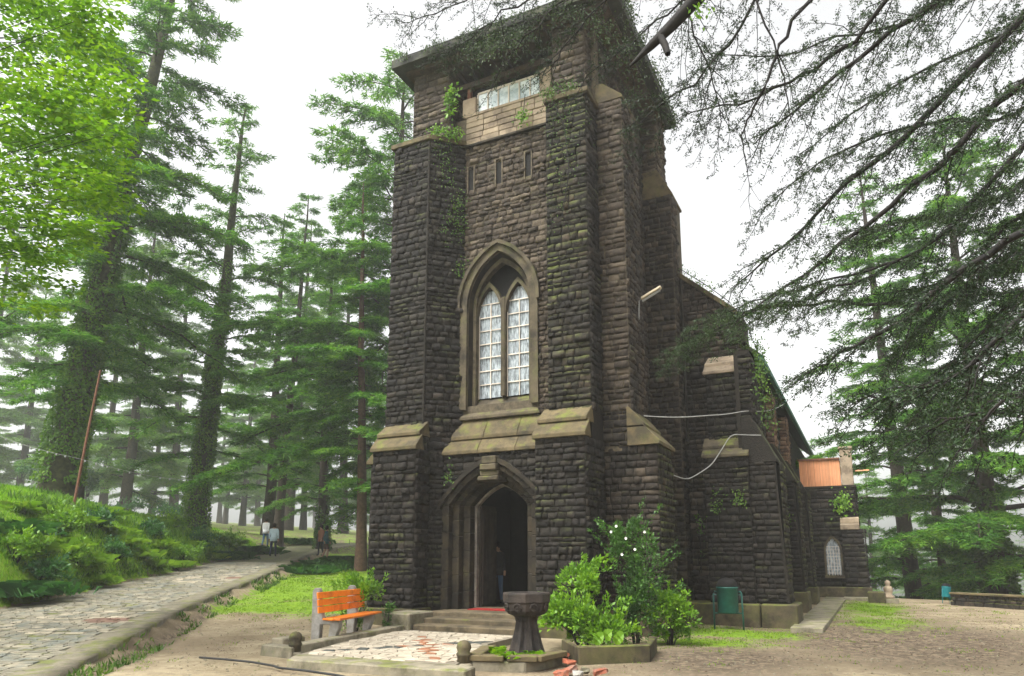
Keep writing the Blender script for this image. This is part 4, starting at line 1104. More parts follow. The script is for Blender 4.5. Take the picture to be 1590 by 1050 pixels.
# --- the bright broadleaf tree leaning in at the left
def broadleaf():
    r = np.random.default_rng(77)
    root = gp(-14.5, 12.0)
    e = empty('maple_tree', root, 'bright yellow-green broadleaf tree spreading in from the left picture edge', 'tree')
    root = np.array(root)
    tk = Tubes()
    tk.add(np.array([[0, 0, -1.0], [.2, .1, 2], [.5, .3, 4.5], [.8, .5, 7], [1.0, .6, 10]]), [.30, .25, .2, .15, .07], 9)
    tk.build('trunk', 'bark', e)
    lim = Tubes(); V, Fc, n = [], [], 0
    # sprays aimed at the part of the air the crown fills
    targets = []
    for y in np.arange(-70, 470, 24):
        xmax = 215 - .00028 * (y - 190) ** 2 - (max(0, y - 300) * .55)
        for x in np.arange(-60, xmax, 34):
            if x > xmax - 90 or r.random() < .8: targets.append((x + r.uniform(-14, 14), y + r.uniform(-12, 12), r.uniform(9.8, 14.5)))
    for x, y, D in targets:
        tip = atD(min(x, 215), y, D) - root
        ax = np.array([.3 + .08 * tip[2], .2 + .05 * tip[2], max(1.5, tip[2] - r.uniform(.4, 2.0))])
        mid = (ax + tip) / 2 + [0, 0, .35]
        if r.random() < .55: lim.add(np.array([ax, mid, tip]), [.022, .012, .004], 4)
        d0 = unit((tip - ax) * [1, 1, .25])
        m = 120
        q = r.uniform(0, 1, m)
        sid = np.array([-d0[1], d0[0], 0])
        pos = tip - d0 * (q * .85)[:, None] + sid * (r.normal(size=m) * .32 * (.35 + q))[:, None] + r.normal(size=(m, 3)) * [.05, .05, .045]
        pos[:, 2] -= .25 * (1 - q) ** 2 * .5
        dd = unit(d0 * .6 + r.normal(size=(m, 3)) * [.7, .7, .2] + [0, 0, -.15]); nr = unit(r.normal(size=(m, 3)) * .4 + [0, 0, 1.0])
        v, f = leaf_arrays(pos, dd, nr, r.uniform(.09, .17, m), r.uniform(.05, .09, m), .1)
        V.append(v); Fc.append(f + n); n += len(v)
    tag(lim.build('limbs', 'twig', e), kind='stuff')
    link('crown', np_mesh('crown', np.concatenate(V), np.concatenate(Fc), 'maple'), e)
broadleaf()

# --- the dark cedar overhead whose boughs hang into the picture from the right
def overhang():
    r = np.random.default_rng(99)
    foot = gp(9.5, 5.0)
    e = empty('overhanging_cedar', foot, 'dark cedar boughs hanging into the picture from the upper right', 'tree')
    foot = np.array(foot)
    top = foot + [0, 0, 13]
    tk = Tubes(); tk.add(np.array([[0, 0, -.5], [0, .1, 3], [-.1, .1, 7], [0, 0, 13]]), [.5, .42, .34, .2], 10)
    tk.build('trunk', 'bark', e)
    limbs = [  # sight points (x, y, distance), thickness, twig density, leaf density
        ([(1640, -30, 6.2), (1500, 118, 6.5), (1400, 215, 6.8), (1310, 290, 7.1), (1230, 372, 7.4), (1135, 448, 7.8)], .045, 24, 1.0),
        ([(1660, 60, 5.6), (1560, 150, 5.9), (1460, 255, 6.2), (1330, 365, 6.6), (1230, 440, 7.0), (1140, 500, 7.3)], .040, 24, 1.0),
        ([(1660, 310, 5.6), (1540, 385, 5.9), (1440, 470, 6.2), (1350, 530, 6.4), (1290, 560, 6.6), (1238, 590, 6.8)], .040, 20, .9),
        ([(1660, 400, 5.0), (1570, 505, 5.2), (1490, 580, 5.4), (1400, 612, 5.6), (1330, 622, 5.8)], .030, 20, 1.1),
        ([(1660, 560, 4.8), (1580, 610, 5.0), (1500, 640, 5.2), (1440, 670, 5.4)], .022, 10, .7),
        ([(1640, 160, 6.5), (1560, 260, 6.8), (1480, 350, 7.1), (1380, 420, 7.4), (1270, 455, 7.7), (1190, 480, 8.0)], .030, 20, 1.3),
        ([(1650, 220, 7.5), (1570, 300, 7.7), (1490, 335, 7.9), (1400, 345, 8.1), (1320, 360, 8.3)], .030, 26, 1.9),
        ([(1640, 330, 7.5), (1580, 390, 7.7), (1500, 440, 7.9), (1440, 500, 8.1), (1390, 545, 8.2)], .028, 26, 1.9),
        ([(1520, -60, 6.0), (1420, 30, 6.3), (1320, 100, 6.6), (1240, 165, 6.9), (1170, 225, 7.2)], .034, 18, .8),
        ([(1420, -60, 6.4), (1350, 40, 6.8), (1290, 90, 7.0), (1220, 130, 7.2), (1130, 165, 7.5), (1060, 180, 7.8)], .026, 18, .9),
        ([(1300, -40, 6.6), (1215, 48, 6.9), (1203, 100, 7.0), (1170, 170, 7.1), (1156, 205, 7.2), (1158, 245, 7.2)], .020, 5, .08),
        ([(1205, 90, 7.0), (1222, 140, 7.05), (1232, 195, 7.1)], .008, 1, .05),
        ([(1190, -40, 7.2), (1140, 60, 7.5), (1075, 132, 7.8), (1020, 165, 8.0), (975, 205, 8.2)], .016, 14, .8),
        ([(1110, -40, 7.6), (1040, 20, 8.0), (970, 75, 8.3), (910, 118, 8.6)], .014, 12, .55),
        ([(990, -40, 8.0), (930, 12, 8.3), (880, 70, 8.6), (842, 118, 8.8)], .010, 10, .5),
        ([(880, -40, 8.2), (800, 14, 8.5), (740, 50, 8.8), (690, 84, 9.0)], .012, 14, .9),
        ([(790, -40, 8.4), (720, 2, 8.7), (665, 24, 8.9), (622, 36, 9.1)], .008, 10, .8),
        ([(930, -30, 7.8), (850, 20, 8.1), (790, 80, 8.4), (770, 120, 8.5)], .008, 8, .5),
        ([(1060, -30, 7.4), (1080, 60, 7.6), (1110, 140, 7.8), (1120, 190, 7.9)], .010, 10, .8),
        ([(1660, 120, 8.0), (1560, 190, 8.3), (1450, 190, 8.6), (1350, 210, 8.9), (1260, 260, 9.2), (1180, 330, 9.5)], .024, 24, 1.4),
        ([(1660, 20, 7.6), (1540, 60, 7.9), (1430, 110, 8.2), (1330, 170, 8.5), (1240, 240, 8.8)], .022, 22, 1.3),
        ([(1600, -60, 7.6), (1500, -10, 7.9), (1400, 40, 8.2), (1290, 60, 8.5), (1190, 90, 8.8), (1090, 80, 9.1)], .022, 22, 1.3),
        ([(1660, 420, 7.0), (1590, 450, 7.2), (1520, 520, 7.4), (1450, 590, 7.6), (1380, 640, 7.8)], .022, 22, 1.4),
        ([(1660, 500, 6.4), (1600, 560, 6.6), (1540, 600, 6.8), (1470, 640, 7.0), (1420, 650, 7.1)], .018, 18, 1.3),
        ([(1660, 260, 6.8), (1590, 330, 7.0), (1520, 400, 7.2), (1460, 440, 7.4), (1380, 455, 7.6)], .024, 22, 1.5),
        ([(1640, 640, 4.6), (1590, 610, 4.7), (1540, 640, 4.8), (1500, 668, 4.9)], .014, 6, .6),
        ([(1300, 470, 9.5), (1220, 470, 9.8), (1150, 490, 10.2), (1090, 525, 10.5), (1052, 545, 10.7)], .020, 16, 1.6),
        ([(1310, 430, 9.3), (1220, 455, 9.7), (1140, 480, 10.1), (1070, 515, 10.5)], .014, 14, 1.5),
    ]
    lm, V, Fc, n = Tubes(), [], [], 0
    for pts, th, nt, ld in limbs:
        if ld > .3: nt, ld = int(nt * 1.35), min(ld, 1.45) * .98
        P_ = np.array([atD(*p) for p in pts]) - foot
        P_ = np.concatenate([P_[:1] + unit(P_[0] - P_[1]) * .8, P_])
        # round the corners
        tt = np.linspace(0, len(P_) - 1, len(P_) * 3)
        Q = np.stack([np.interp(tt, range(len(P_)), P_[:, k]) for k in range(3)], 1)
        Q[1:-1] = (Q[:-2] + 2 * Q[1:-1] + Q[2:]) / 4
        Q[1:-1] += r.normal(size=(len(Q) - 2, 3)) * .02
        tr_ = np.linspace(0, 1, len(Q))
        lm.add(Q, th * (1 - tr_) ** .8 + .005, 6)
        Ltot = np.linalg.norm(np.diff(Q, axis=0), axis=1).sum()
        for j in range(nt):
            t = .08 + .92 * (j + r.random()) / nt
            i = t * (len(Q) - 1); i0 = int(min(i, len(Q) - 2)); p = Q[i0] + (Q[i0 + 1] - Q[i0]) * (i - i0)
            d = unit(Q[i0 + 1] - Q[i0])
            sid = unit(np.cross(d, [0, 0, 1.0])) * (1 if j % 2 else -1)
            lt = r.uniform(.45, 1.15) * (1.15 - .6 * t)
            a = r.uniform(.4, 1.0)
            td = unit(d * math.cos(a) + sid * math.sin(a) + [0, 0, r.uniform(-.35, .05)])
            k = np.linspace(0, 1, 5)
            tw = p + td * (lt * k)[:, None] + np.array([0, 0, -1.0]) * (.22 * lt * k ** 2)[:, None]
            tw[1:] += r.normal(size=(4, 3)) * .02
            lm.add(tw, .006 * (1 - k) + .002, 3)
            # side shoots with small tufts of needles
            ns = 7
            for q in range(ns):
                kk = (q + .6) / ns
                b = np.array([np.interp(kk, k, tw[:, c_]) for c_ in range(3)])
                sd2 = unit(np.cross(td, [0, 0, 1.0])) * (1 if q % 2 else -1)
                sl = lt * r.uniform(.16, .42) * (1.1 - .5 * kk)
                sdv = unit(td * .7 + sd2 * .8 + r.normal(size=3) * .25 + [0, 0, -.25])
                lm.add(np.array([b, b + sdv * sl]), [.003, .0015], 3)
                m = int(r.poisson(52 * ld * sl / .25)) + (1 if ld > .3 else 0)
                if not m: continue
                s_ = r.uniform(0, 1.05, m)
                pos = b + sdv * (sl * s_)[:, None] + r.normal(size=(m, 3)) * .018
                dd = unit(sdv * .5 + r.normal(size=(m, 3)) * .8 + [0, 0, .05]); nr = rdir(m, r)
                v, f = leaf_arrays(pos, dd, nr, r.uniform(.022, .046, m), r.uniform(.009, .015, m))
                V.append(v); Fc.append(f + n); n += len(v)
    # thick sawn-off bough
    S = np.array([atD(*p) for p in [(1140, -70, 6.2), (1085, -5, 6.4), (1045, 38, 6.5), (1010, 72, 6.6), (978, 103, 6.7)]]) - foot
    lm.add(S, [.085, .075, .062, .045, .012], 9)
    S = np.array([atD(*p) for p in [(1024, 55, 6.55), (1032, 68, 6.5), (1037, 84, 6.45)]]) - foot
    lm.add(S, [.04, .038, .03], 7)
    tag(lm.build('boughs', 'twig', e), kind='stuff')
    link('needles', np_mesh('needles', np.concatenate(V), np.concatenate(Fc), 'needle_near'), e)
    # a few fresh green shoots on the sawn bough
    pos = np.array([atD(1085 + r.normal() * 9, 12 + r.normal() * 14, 6.35) for _ in range(40)]) - foot
    v, f = leaf_arrays(pos, rdir(40, r), rdir(40, r), .05, .03)
    tag(link('fresh_shoots', np_mesh('fresh_shoots', v, f, 'bright_leaf'), e), kind='stuff')
overhang()

# ------------------------------------------------------------------ shrubs, creepers, grass
def shrub(name, loc, rx, ry, h, n, leaf, mat, label, cat='shrub', group=None, seed=0, blobs=9, stems=8, upright=.2):
    r = np.random.default_rng(seed + 1000)
    e = empty(name, loc, label, cat, group)
    st = Tubes()
    cs = np.stack([r.uniform(-.62, .62, blobs) * rx, r.uniform(-.62, .62, blobs) * ry, h * r.uniform(.06, .80, blobs)], 1)
    cs[0] = (0, 0, h * .78)
    for k in range(stems):
        c_ = cs[k % blobs]
        st.add(np.array([[c_[0] * .2, c_[1] * .2, -.1], [c_[0] * .5, c_[1] * .5, c_[2] * .5], c_]), [.02, .014, .006], 5)
    st.build('stems', 'twig', e)
    b = r.integers(0, blobs, n)
    o = rdir(n, r); o[:, 2] = np.where(o[:, 2] < -.3, -o[:, 2], o[:, 2])
    sz = r.uniform(.5, 1.25, blobs)
    rr = np.stack([np.full(n, rx * .44), np.full(n, ry * .48), np.full(n, h * .30)], 1) * (r.uniform(.35, 1.0, n) ** .5)[:, None] * sz[b][:, None]
    pos = cs[b] + o * rr
    # loose shoots that break the outline
    ns = n // 5; sb = r.integers(0, 26, ns); so = rdir(26, r); so[:, 2] = np.abs(so[:, 2]) + .35; so = unit(so); sc_ = cs[r.integers(0, blobs, 26)]
    pos[:ns] = sc_[sb] + so[sb] * (np.array([rx, ry, h]).mean() * r.uniform(.2, .78, ns))[:, None] + r.normal(size=(ns, 3)) * leaf * .35; o[:ns] = so[sb]
    ok = pos[:, 2] > .02
    d = unit(o * .8 + r.normal(size=(n, 3)) * .55 + [0, 0, upright]); nr = unit(o * .5 + [0, 0, .9] + r.normal(size=(n, 3)) * .4)
    v, f = leaf_arrays(pos[ok], d[ok], nr[ok], leaf * r.uniform(.6, 1.25, ok.sum()), leaf * .5 * r.uniform(.7, 1.2, ok.sum()), .12)
    link('leaves', np_mesh('leaves', v, f, mat), e)
    return e
shrub('leafy_shrub', (-4.78, 12.85, .0), .86, .8, 1.42, 7500, .10, 'bright_leaf', 'broad bright green shrub between the stone font and the rose bush', seed=1, blobs=12)
rose = shrub('rose_bush', (-4.22, 14.1, 0), 0.54, .5, 2.55, 8000, .075, 'rose_leaf', 'tall dark green rose bush dotted with white flowers against the tower', seed=2, blobs=12)
r = np.random.default_rng(4)
for x, y in ((949, 826), (957, 817), (1001, 826), (986, 853), (966, 861), (972, 836)):
    p = atD(x, y, 13.55) - np.array([-4.22, 14.1, 0])
    fm = MB()
    for k in range(7):
        a = k * 2 * math.pi / 7
        tip = p + 0.030 * np.array([math.cos(a), -.35, math.sin(a)])
        m1 = p + .022 * np.array([math.cos(a + .4), -.6, math.sin(a + .4)]); m2 = p + .022 * np.array([math.cos(a - .4), -.6, math.sin(a - .4)])
        fm.add([p, m1, tip, m2], [(0, 1, 2, 3)])
    fm.build('white_flower', 'petal', rose)
shrub('leafy_shrub', (-3.62, 14.35, 0), .52, .5, .98, 3200, .09, 'bright_leaf', 'small bright green shrub in front of the litter bin', seed=3, blobs=9)
shrub('leafy_shrub', (-10.35, 12.95, .05), .60, .55, 1.15, 3000, .09, 'bright_leaf', 'yellow-green shrub behind the orange bench', seed=5, blobs=9)
shrub('wall_weed', (-9.55, 13.2, .05), .16, .16, .62, 260, .07, 'rose_leaf', 'small dark weed growing by the steps beside the bench', 'weed', seed=6, blobs=5, stems=4)
# strappy dark clumps either side of the path
def strappy(loc, n, L, w, mat, label, group=None, seed=0, spread=.5, name='strappy_plant', flat=.5):
    r = np.random.default_rng(seed + 500)
    e = empty(name, loc, label, 'plant', group)
    V, Fc, nv = [], [], 0
    a = r.uniform(0, 6.28, n); o = np.stack([np.cos(a), np.sin(a), np.zeros(n)], 1)
    b = r.normal(size=(n, 3)) * [spread * .5, spread * .5, 0]
    ll = L * r.uniform(.6, 1.2, n); el = r.uniform(.5, 1.3, n)
    p0 = b; p1 = b + (o * np.cos(el)[:, None] + np.array([0, 0, 1.0]) * np.sin(el)[:, None]) * (ll * .5)[:, None]
    p2 = p1 + (o * .9 + np.array([0, 0, 1.0]) * (np.sin(el) - .9)[:, None] * flat * 1.4) * (ll * .5)[:, None]
    s = np.stack([-o[:, 1], o[:, 0], np.zeros(n)], 1)
    ww = w * r.uniform(.7, 1.2, n)[:, None]
    v = np.stack([p0 - s * ww * .4, p0 + s * ww * .4, p1 + s * ww * .5, p2, p1 - s * ww * .5], 1)
    me = np_mesh('leaves', v.reshape(-1, 3), np.arange(5 * n).reshape(n, 5), mat)
    link('leaves', me, e)
    return e
def pz(x, y, D0=None):
    """ground point under a picture point, walking the sight line"""
    d = ray(x, y); d = d / (d @ FW0)
    for D in np.arange(5, 120, .1):
        p = CAM + d * D
        u = float(p @ RT)
        if p[2] <= float(gz(u, D)): return p
    return CAM + d * 60
# dark clumps
for i, (x, y, L, n, sp, lab) in enumerate([
        (30, 925, .75, 420, .9, 'dark strappy clump at the left picture edge beside the path'),
        (392, 862, 1.0, 520, 1.0, 'dark leafy clump beside the walker at the end of the bank'),
        (345, 870, .9, 420, 1.1, 'dark leafy clump on the bank just before the walker'),
        (510, 884, .85, 420, 1.2, 'dark strappy clump on the right of the path in front of the tower'),
        (478, 890, .75, 320, .9, 'dark strappy clump at the path edge nearest the bench lawn'),
        (535, 875, .8, 380, 1.1, 'dark strappy clump against the left foot of the tower'),
        (465, 846, 1.0, 420, 1.8, 'low green clump closing the far bend of the path'),
        (20, 830, .8, 260, .8, 'dark clump half way up the bank at the left edge')]):
    p = pz(x, y)
    strappy(p, int(n * 1.7), L * .9, .045, 'dark_leaf', lab, None, i, sp)
# bank shrubs and pale lilies
for i, (x, y, rx, h, n, lab) in enumerate([
        (35, 742, 1.3, .9, 1500, 'dark rounded shrub on the bank top below the leaning cedar'),
        (95, 748, 1.1, .8, 1300, 'dark shrub on the bank top left of the rusty pole'),
        (135, 770, .95, 1.8, 2000, 'tall dark shrub directly behind the rusty pole'),
        (262, 800, 1.7, .6, 1700, 'low dark hedge shrub at the foot of the open-topped cedar'),
        (308, 812, 1.0, .8, 1500, 'dark shrub closing the hedge end right of the open-topped cedar'),
        (205, 792, 1.8, .5, 1500, 'low shrub trailing along the top of the bank wall')]):
    p = pz(x, y)
    shrub('bank_shrub', p, rx, rx * .7, h, n, .20, 'dark_leaf', lab, seed=20 + i, blobs=12)
lil = [(75, 800), (180, 832), (235, 812), (190, 845), (120, 815), (140, 875), (245, 850), (290, 850), (215, 865), (330, 840), (60, 860), (105, 850), (270, 882), (325, 868), (165, 800), (30, 795), (365, 845), (150, 905), (240, 880)]
for i, (x, y) in enumerate(lil):
    strappy(pz(x, y), 280, .55, .028, 'lily_leaf', 'pale arching lily clump growing on the green bank', 'lily clumps on the bank', 40 + i, .45, 'lily_clump')
for i, (x, y, rx, h, mt, lab) in enumerate([
        (60, 905, .7, .5, 'dark_leaf', 'low broad-leaved plant on the lower bank near the left edge'), (120, 880, .6, .55, 'bright_leaf', 'bright leafy plant low on the bank left of the path medallion'),
        (180, 868, .7, .5, 'dark_leaf', 'dark leafy plant half way along the lower bank'), (285, 872, .8, .6, 'bright_leaf', 'bright leafy plant low on the bank beside the path'),
        (235, 835, .7, .6, 'dark_leaf', 'dark fern-like plant in the middle of the bank'), (310, 850, .8, .7, 'dark_leaf', 'dark leafy plant toward the right end of the bank'),
        (90, 830, .7, .55, 'bright_leaf', 'bright leafy plant below the rusty pole'), (355, 852, .9, .8, 'bright_leaf', 'bright leafy plant just left of the walker'),
        (20, 870, .7, .6, 'bright_leaf', 'bright leafy plant at the left edge half way up the bank'), (150, 820, .6, .5, 'dark_leaf', 'dark plant just below the bank top right of the pole'),
        (265, 818, .7, .5, 'bright_leaf', 'bright plant near the bank top below the open-topped cedar')]):
    shrub('bank_plant', pz(x, y), rx, rx * .8, h, 1300, .13, mt, lab, 'plant', None, 60 + i, 12)
# grass on the bank and the mossy turf round the church
def blades(name, n, ulo, uhi, dlo, dhi, h, w, mat, keepf, label, seed):
    r = np.random.default_rng(seed)
    u = r.uniform(ulo, uhi, n); D = dlo + (dhi - dlo) * r.uniform(0, 1, n) ** 1.25
    k = keepf(u, D, r)
    u, D = u[k], D[k]; m = len(u)
    pos = u[:, None] * RT + D[:, None] * FW0; pos[:, 2] = gz(u, D) - .01
    a = r.uniform(0, 6.28, m); s = np.stack([np.cos(a), np.sin(a), np.zeros(m)], 1)
    d = unit(r.normal(size=(m, 3)) * [.45, .45, 0] + [0, 0, 1.0])
    hh = h * r.uniform(.5, 1.4, m) * (.8 + D / 40); v, f = tri_arrays(pos, d, s, hh, w * (.7 + D / 24))
    o = link(name, np_mesh(name, v, f, mat)); return tag(o, label, 'grass', None, 'stuff')
def on_bank(u, D, r): return (u < np.interp(D, DS, UL) - .02) & (vnoise(u * .45, D * .45, 8) > .22)
blades('bank_grass', 230000, -30, -11.5, 8, 46, .085, .018, 'grass', on_bank, 'bright green grass covering the bank', 1)
def leafy(u, D, r): return (u < np.interp(D, DS, UL) - .05) & (vnoise(u * .8, D * .8, 5) > .52)
blades('bank_weeds', 34000, -26, -11.5, 8, 42, .16, .06, 'trunk_moss', leafy, 'low leafy weeds growing through the bank grass', 2)
def on_turf(u, D, r):
    X = u * _c - D * _s; Y = u * _s + D * _c
    g = green_mask(u, D)
    nb = vnoise(X * 2.2, Y * 2.2, 4) * .6 + vnoise(X * 6, Y * 6, 6) * .4
    inside = ((X > -11.2) & (X < -5.2) & (Y > 14.4)) | ((X > -4.4) & (X < -1.7) & (Y > 18.95)) | ((X > -9.6) & (X < -4.6) & (Y < 14.6)) | ((X < -5) & (Y > 15))& (X > -11.2)
    return (u > np.interp(D, DS, UR) + .25) & (r.uniform(0, 1, len(u)) < np.clip((g + (nb - .5) * 2.4 - .32) * 2, 0, 1)) & ~inside & (D < 33)
blades('mossy_turf', 150000, -10, 16, 11, 33, .035, .018, 'moss_lawn', on_turf, 'short mossy turf around the church', 3)
def edge_weeds(u, D, r):
    d = u - np.interp(D, DS, UR); dl = np.interp(D, DS, UL) - u
    return (((d > .05) & (d < .55) & (vnoise(u * 1.6, D * 1.6, 2) > .55)) | ((dl > -.08) & (dl < .3)))
blades('path_edge_weeds', 42000, -14, -5.5, 9, 32, .09, .035, 'ivy', edge_weeds, 'small weeds sprouting along the path edges', 4)
# fallen leaves and pebbles on the bare earth
r = np.random.default_rng(31)
n = 26000
X = r.uniform(-5.5, 8, n); Y = r.uniform(9.0, 30, n)
k = (vnoise(X * .7, Y * .7, 9) * .7 + r.uniform(0, 1, n) * .5 + np.clip(1 - np.hypot((X - .5) / 4.0, (Y - 17.5) / 6.0), 0, 1) > .72) & ~((X > -4.4) & (X < -1.2) & (Y > 18.8)) & ~((X < -4.0) & (Y > 9))
X, Y = X[k], Y[k]
pos = np.stack([X, Y, np.zeros(len(X))], 1); u_, d_ = pos @ RT, pos @ FW0; pos[:, 2] = gz(u_, d_) + .012
dd = unit(r.normal(size=(len(X), 3)) * [1, 1, .18]); v, f = leaf_arrays(pos, dd, unit(r.normal(size=(len(X), 3)) * .25 + [0, 0, 1.0]), r.uniform(.025, .065, len(X)), r.uniform(.01, .03, len(X)))
tag(link('leaf_litter', np_mesh('leaf_litter', v, f, 'litter')), 'brown fallen leaves strewn over the earth right of the church', 'leaves', None, 'stuff')
n = 7000
X = r.uniform(-14, 7, n); Y = r.uniform(7.5, 24, n); pos = np.stack([X, Y, 0 * X], 1); u_, d_ = pos @ RT, pos @ FW0
k = (u_ > np.interp(d_, DS, UR) + .3) & ~((X > -11.2) & (X < -4.6) & (Y > 9.0)) & ~((X > -4.6) & (X < -1.5) & (Y > 18.8))
pos = pos[k]; u_, d_ = u_[k], d_[k]; pos[:, 2] = gz(u_, d_)
m = len(pos); sz = r.uniform(.008, .028, m)[:, None, None]
oc = np.array([[1, 0, 0], [0, 1, 0], [-1, 0, 0], [0, -1, 0], [0, 0, .7], [0, 0, -.5]]) + r.normal(size=(m, 6, 3)) * .18
V = pos[:, None] + oc * sz; of = np.array([(0, 1, 4), (1, 2, 4), (2, 3, 4), (3, 0, 4), (1, 0, 5), (2, 1, 5), (3, 2, 5), (0, 3, 5)])
n = 5000
rD = r.uniform(8.5, 19, n); rU = np.interp(rD, DS, UR) + r.uniform(.1, 3.6, n) ** 1.0
pos2 = rU[:, None] * RT + rD[:, None] * FW0
kk = (vnoise(rU * 1.3, rD * 1.3, 12) + r.uniform(-.3, .3, n) > .6) & ~((pos2[:, 0] > -9.7) & (pos2[:, 1] > 8.6))
pos2 = pos2[kk]; pos2[:, 2] = gz(rU[kk], rD[kk]) + .012; m2 = len(pos2)
v2, f2 = leaf_arrays(pos2, unit(r.normal(size=(m2, 3)) * [1, 1, .2]), unit(r.normal(size=(m2, 3)) * .25 + [0, 0, 1.0]), r.uniform(.02, .07, m2), r.uniform(.008, .025, m2))
tag(link('leaf_litter', np_mesh('leaf_litter', v2, f2, 'litter')), 'dark fallen leaves and bark crumbs on the earth below the path edge', 'leaves', None, 'stuff')
tag(link('pebbles', np_mesh('pebbles', V.reshape(-1, 3), (of[None] + np.arange(m)[:, None, None] * 6).reshape(-1, 3), 'slab')), 'loose pebbles on the bare earth', 'pebbles', None, 'stuff')
# creepers on the walls and the roof edge
def creeper(name, label, pts, n, spread, leaf, mat, nrm, seed, hang=0.0):
    """leaves clustered round a chain of points on a wall"""
    r = np.random.default_rng(seed + 300)
    pts = np.asarray(pts, float)
    e = empty(name, pts[0], label, 'creeper')
    seg = r.uniform(0, len(pts) - 1, n); i = np.minimum(seg.astype(int), len(pts) - 2)
    base = pts[i] + (pts[i + 1] - pts[i]) * (seg - i)[:, None]
    clump = vnoise(seg * 3.1, seg * 0, seed) > .35
    nrm = np.array(nrm, float); tang = np.cross(nrm, [0, 0, 1.0])
    pos = base + tang * (r.normal(size=n) * spread)[:, None] + np.array([0, 0, 1.0]) * (r.normal(size=n) * spread - hang * r.exponential(1, n))[:, None] + nrm * r.uniform(.02, .16, n)[:, None]
    pos = pos[clump]; m = len(pos)
    d = unit(r.normal(size=(m, 3)) * .6 + [0, 0, -.6] + nrm * .4); nr = unit(nrm + r.normal(size=(m, 3)) * .5 + [0, 0, .4])
    v, f = leaf_arrays(pos - pts[0], d, nr, leaf * r.uniform(.6, 1.3, m), leaf * .6)
    link('leaves', np_mesh('leaves', v, f, mat), e)
    t = Tubes(); t.add(pts - pts[0] + nrm * .03, .012, 4); t.build('stem', 'twig', e)
    return e
fn, ch, sx = (0, -1, 0), (.707, -.707, 0), (1, 0, 0)
creeper('wall_creeper', 'dark creeper patch below the coping on the left buttress chamfer', [(-9.75, 15.15, 13.0), (-9.6, 15.3, 12.2), (-9.35, 15.55, 11.2), (-9.5, 15.4, 10.2)], 520, .20, .06, 'ivy', ch, 1)
creeper('wall_creeper', 'thin creeper trailing down the left side of the window wall', [(-9.28, 15.62, 11.5), (-9.28, 15.62, 10.0), (-9.26, 15.64, 9.0)], 260, .10, .075, 'ivy', ch, 2)
creeper('wall_creeper', 'bright green sprig growing from the parapet beside the left pier', [(-9.45, 15.3, 13.5), (-9.42, 15.25, 14.1), (-9.38, 15.2, 14.55)], 420, .10, .12, 'bright_leaf', fn, 3)
creeper('wall_creeper', 'bright green weeds on the coping under the left pier', [(-9.9, 15.1, 13.35), (-9.5, 15.3, 13.3), (-9.2, 15.5, 13.25)], 340, .10, .08, 'bright_leaf', fn, 4)
creeper('wall_creeper', 'bright green sprig hanging from the parapet near the right pier', [(-7.3, 15.6, 14.0), (-7.35, 15.6, 13.5), (-7.3, 15.58, 13.2)], 300, .10, .09, 'bright_leaf', fn, 5)
creeper('wall_creeper', 'mossy creeper spread over the top of the right buttress', [(-6.2, 14.93, 13.0), (-5.9, 14.93, 12.2), (-5.8, 14.93, 11.0), (-6.0, 14.93, 9.8)], 420, .26, .05, 'ivy', fn, 6)
creeper('wall_creeper', 'green weeds along the coping below the right pier', [(-6.5, 15.0, 13.3), (-5.9, 15.0, 13.35), (-5.35, 15.1, 13.3)], 420, .10, .07, 'ivy', fn, 7)
creeper('roof_creeper', 'dark creeper matting the front eave of the tower', [(-10.9, 14.85, 15.85), (-9.5, 14.85, 15.8), (-8, 14.82, 15.75), (-6.5, 14.8, 15.75), (-4.6, 14.8, 15.8)], 1500, .08, .07, 'roof_ivy', fn, 8, .03)
creeper('roof_creeper', 'dark creeper curtain hanging between the tower piers', [(-8.8, 14.9, 15.5), (-8.0, 14.9, 15.3), (-7.2, 14.9, 15.3), (-6.6, 14.9, 15.4)], 1700, .17, .07, 'roof_ivy', fn, 9, .12)
creeper('roof_creeper', 'thick dark creeper over the right corner of the tower roof', [(-6.2, 14.9, 15.7), (-5.4, 15.0, 15.4), (-4.9, 15.4, 15.0), (-4.62, 16.2, 14.7), (-4.62, 16.8, 14.2), (-4.66, 16.6, 13.6)], 1500, .20, .07, 'roof_ivy', (.5, -.86, 0), 10, .12)
creeper('roof_creeper', 'dark creeper hanging along the right eave of the tower', [(-4.5, 15.2, 15.8), (-4.48, 17, 15.7), (-4.48, 19, 15.6), (-4.48, 21.2, 15.5)], 1500, .10, .08, 'roof_ivy', sx, 11, .08)
creeper('wall_creeper', 'mossy strip climbing the corner of the nave roof verge', [(-2.5, 20.5, 7.9), (-2.3, 20.5, 7.3), (-2.2, 19.3, 6.4), (-2.05, 19.3, 5.0)], 700, .12, .08, 'ivy', (.4, -.9, 0), 12)
creeper('wall_creeper', 'weeds along the gable coping of the nave', [(-4.4, 20.5, 10.3), (-3.6, 20.5, 9.6), (-3.0, 20.5, 9.0)], 260, .08, .07, 'ivy', fn, 13)
for i, (x, y, Y, lab) in enumerate([(1112, 762, 19.1, 'small green wall weed on the nave corner buttress'), (1085, 800, 20.3, 'green wall weeds trailing down the recess behind the litter bin'), (1148, 765, 19.1, 'single green wall weed right of the twin weeds on the corner buttress'),
                                 (1306, 768, 33.9, 'green fern tuft under the coping of the church wing'), (1217, 785, 24.4, 'bright moss tuft on the second nave buttress'), (700, 718, 15.3, 'tiny green weed above the left side of the door arch')]):
    p = onY(x, y, Y)
    creeper('wall_weed', lab, [p, p + [0.02, 0, -.25], p + [0, 0, -.55 if i != 1 else -1.6]], 140 if i != 3 else 260, .09 if i != 3 else .2, .07 if i != 3 else .14, 'ivy' if i != 3 else 'bright_leaf', fn, 30 + i)

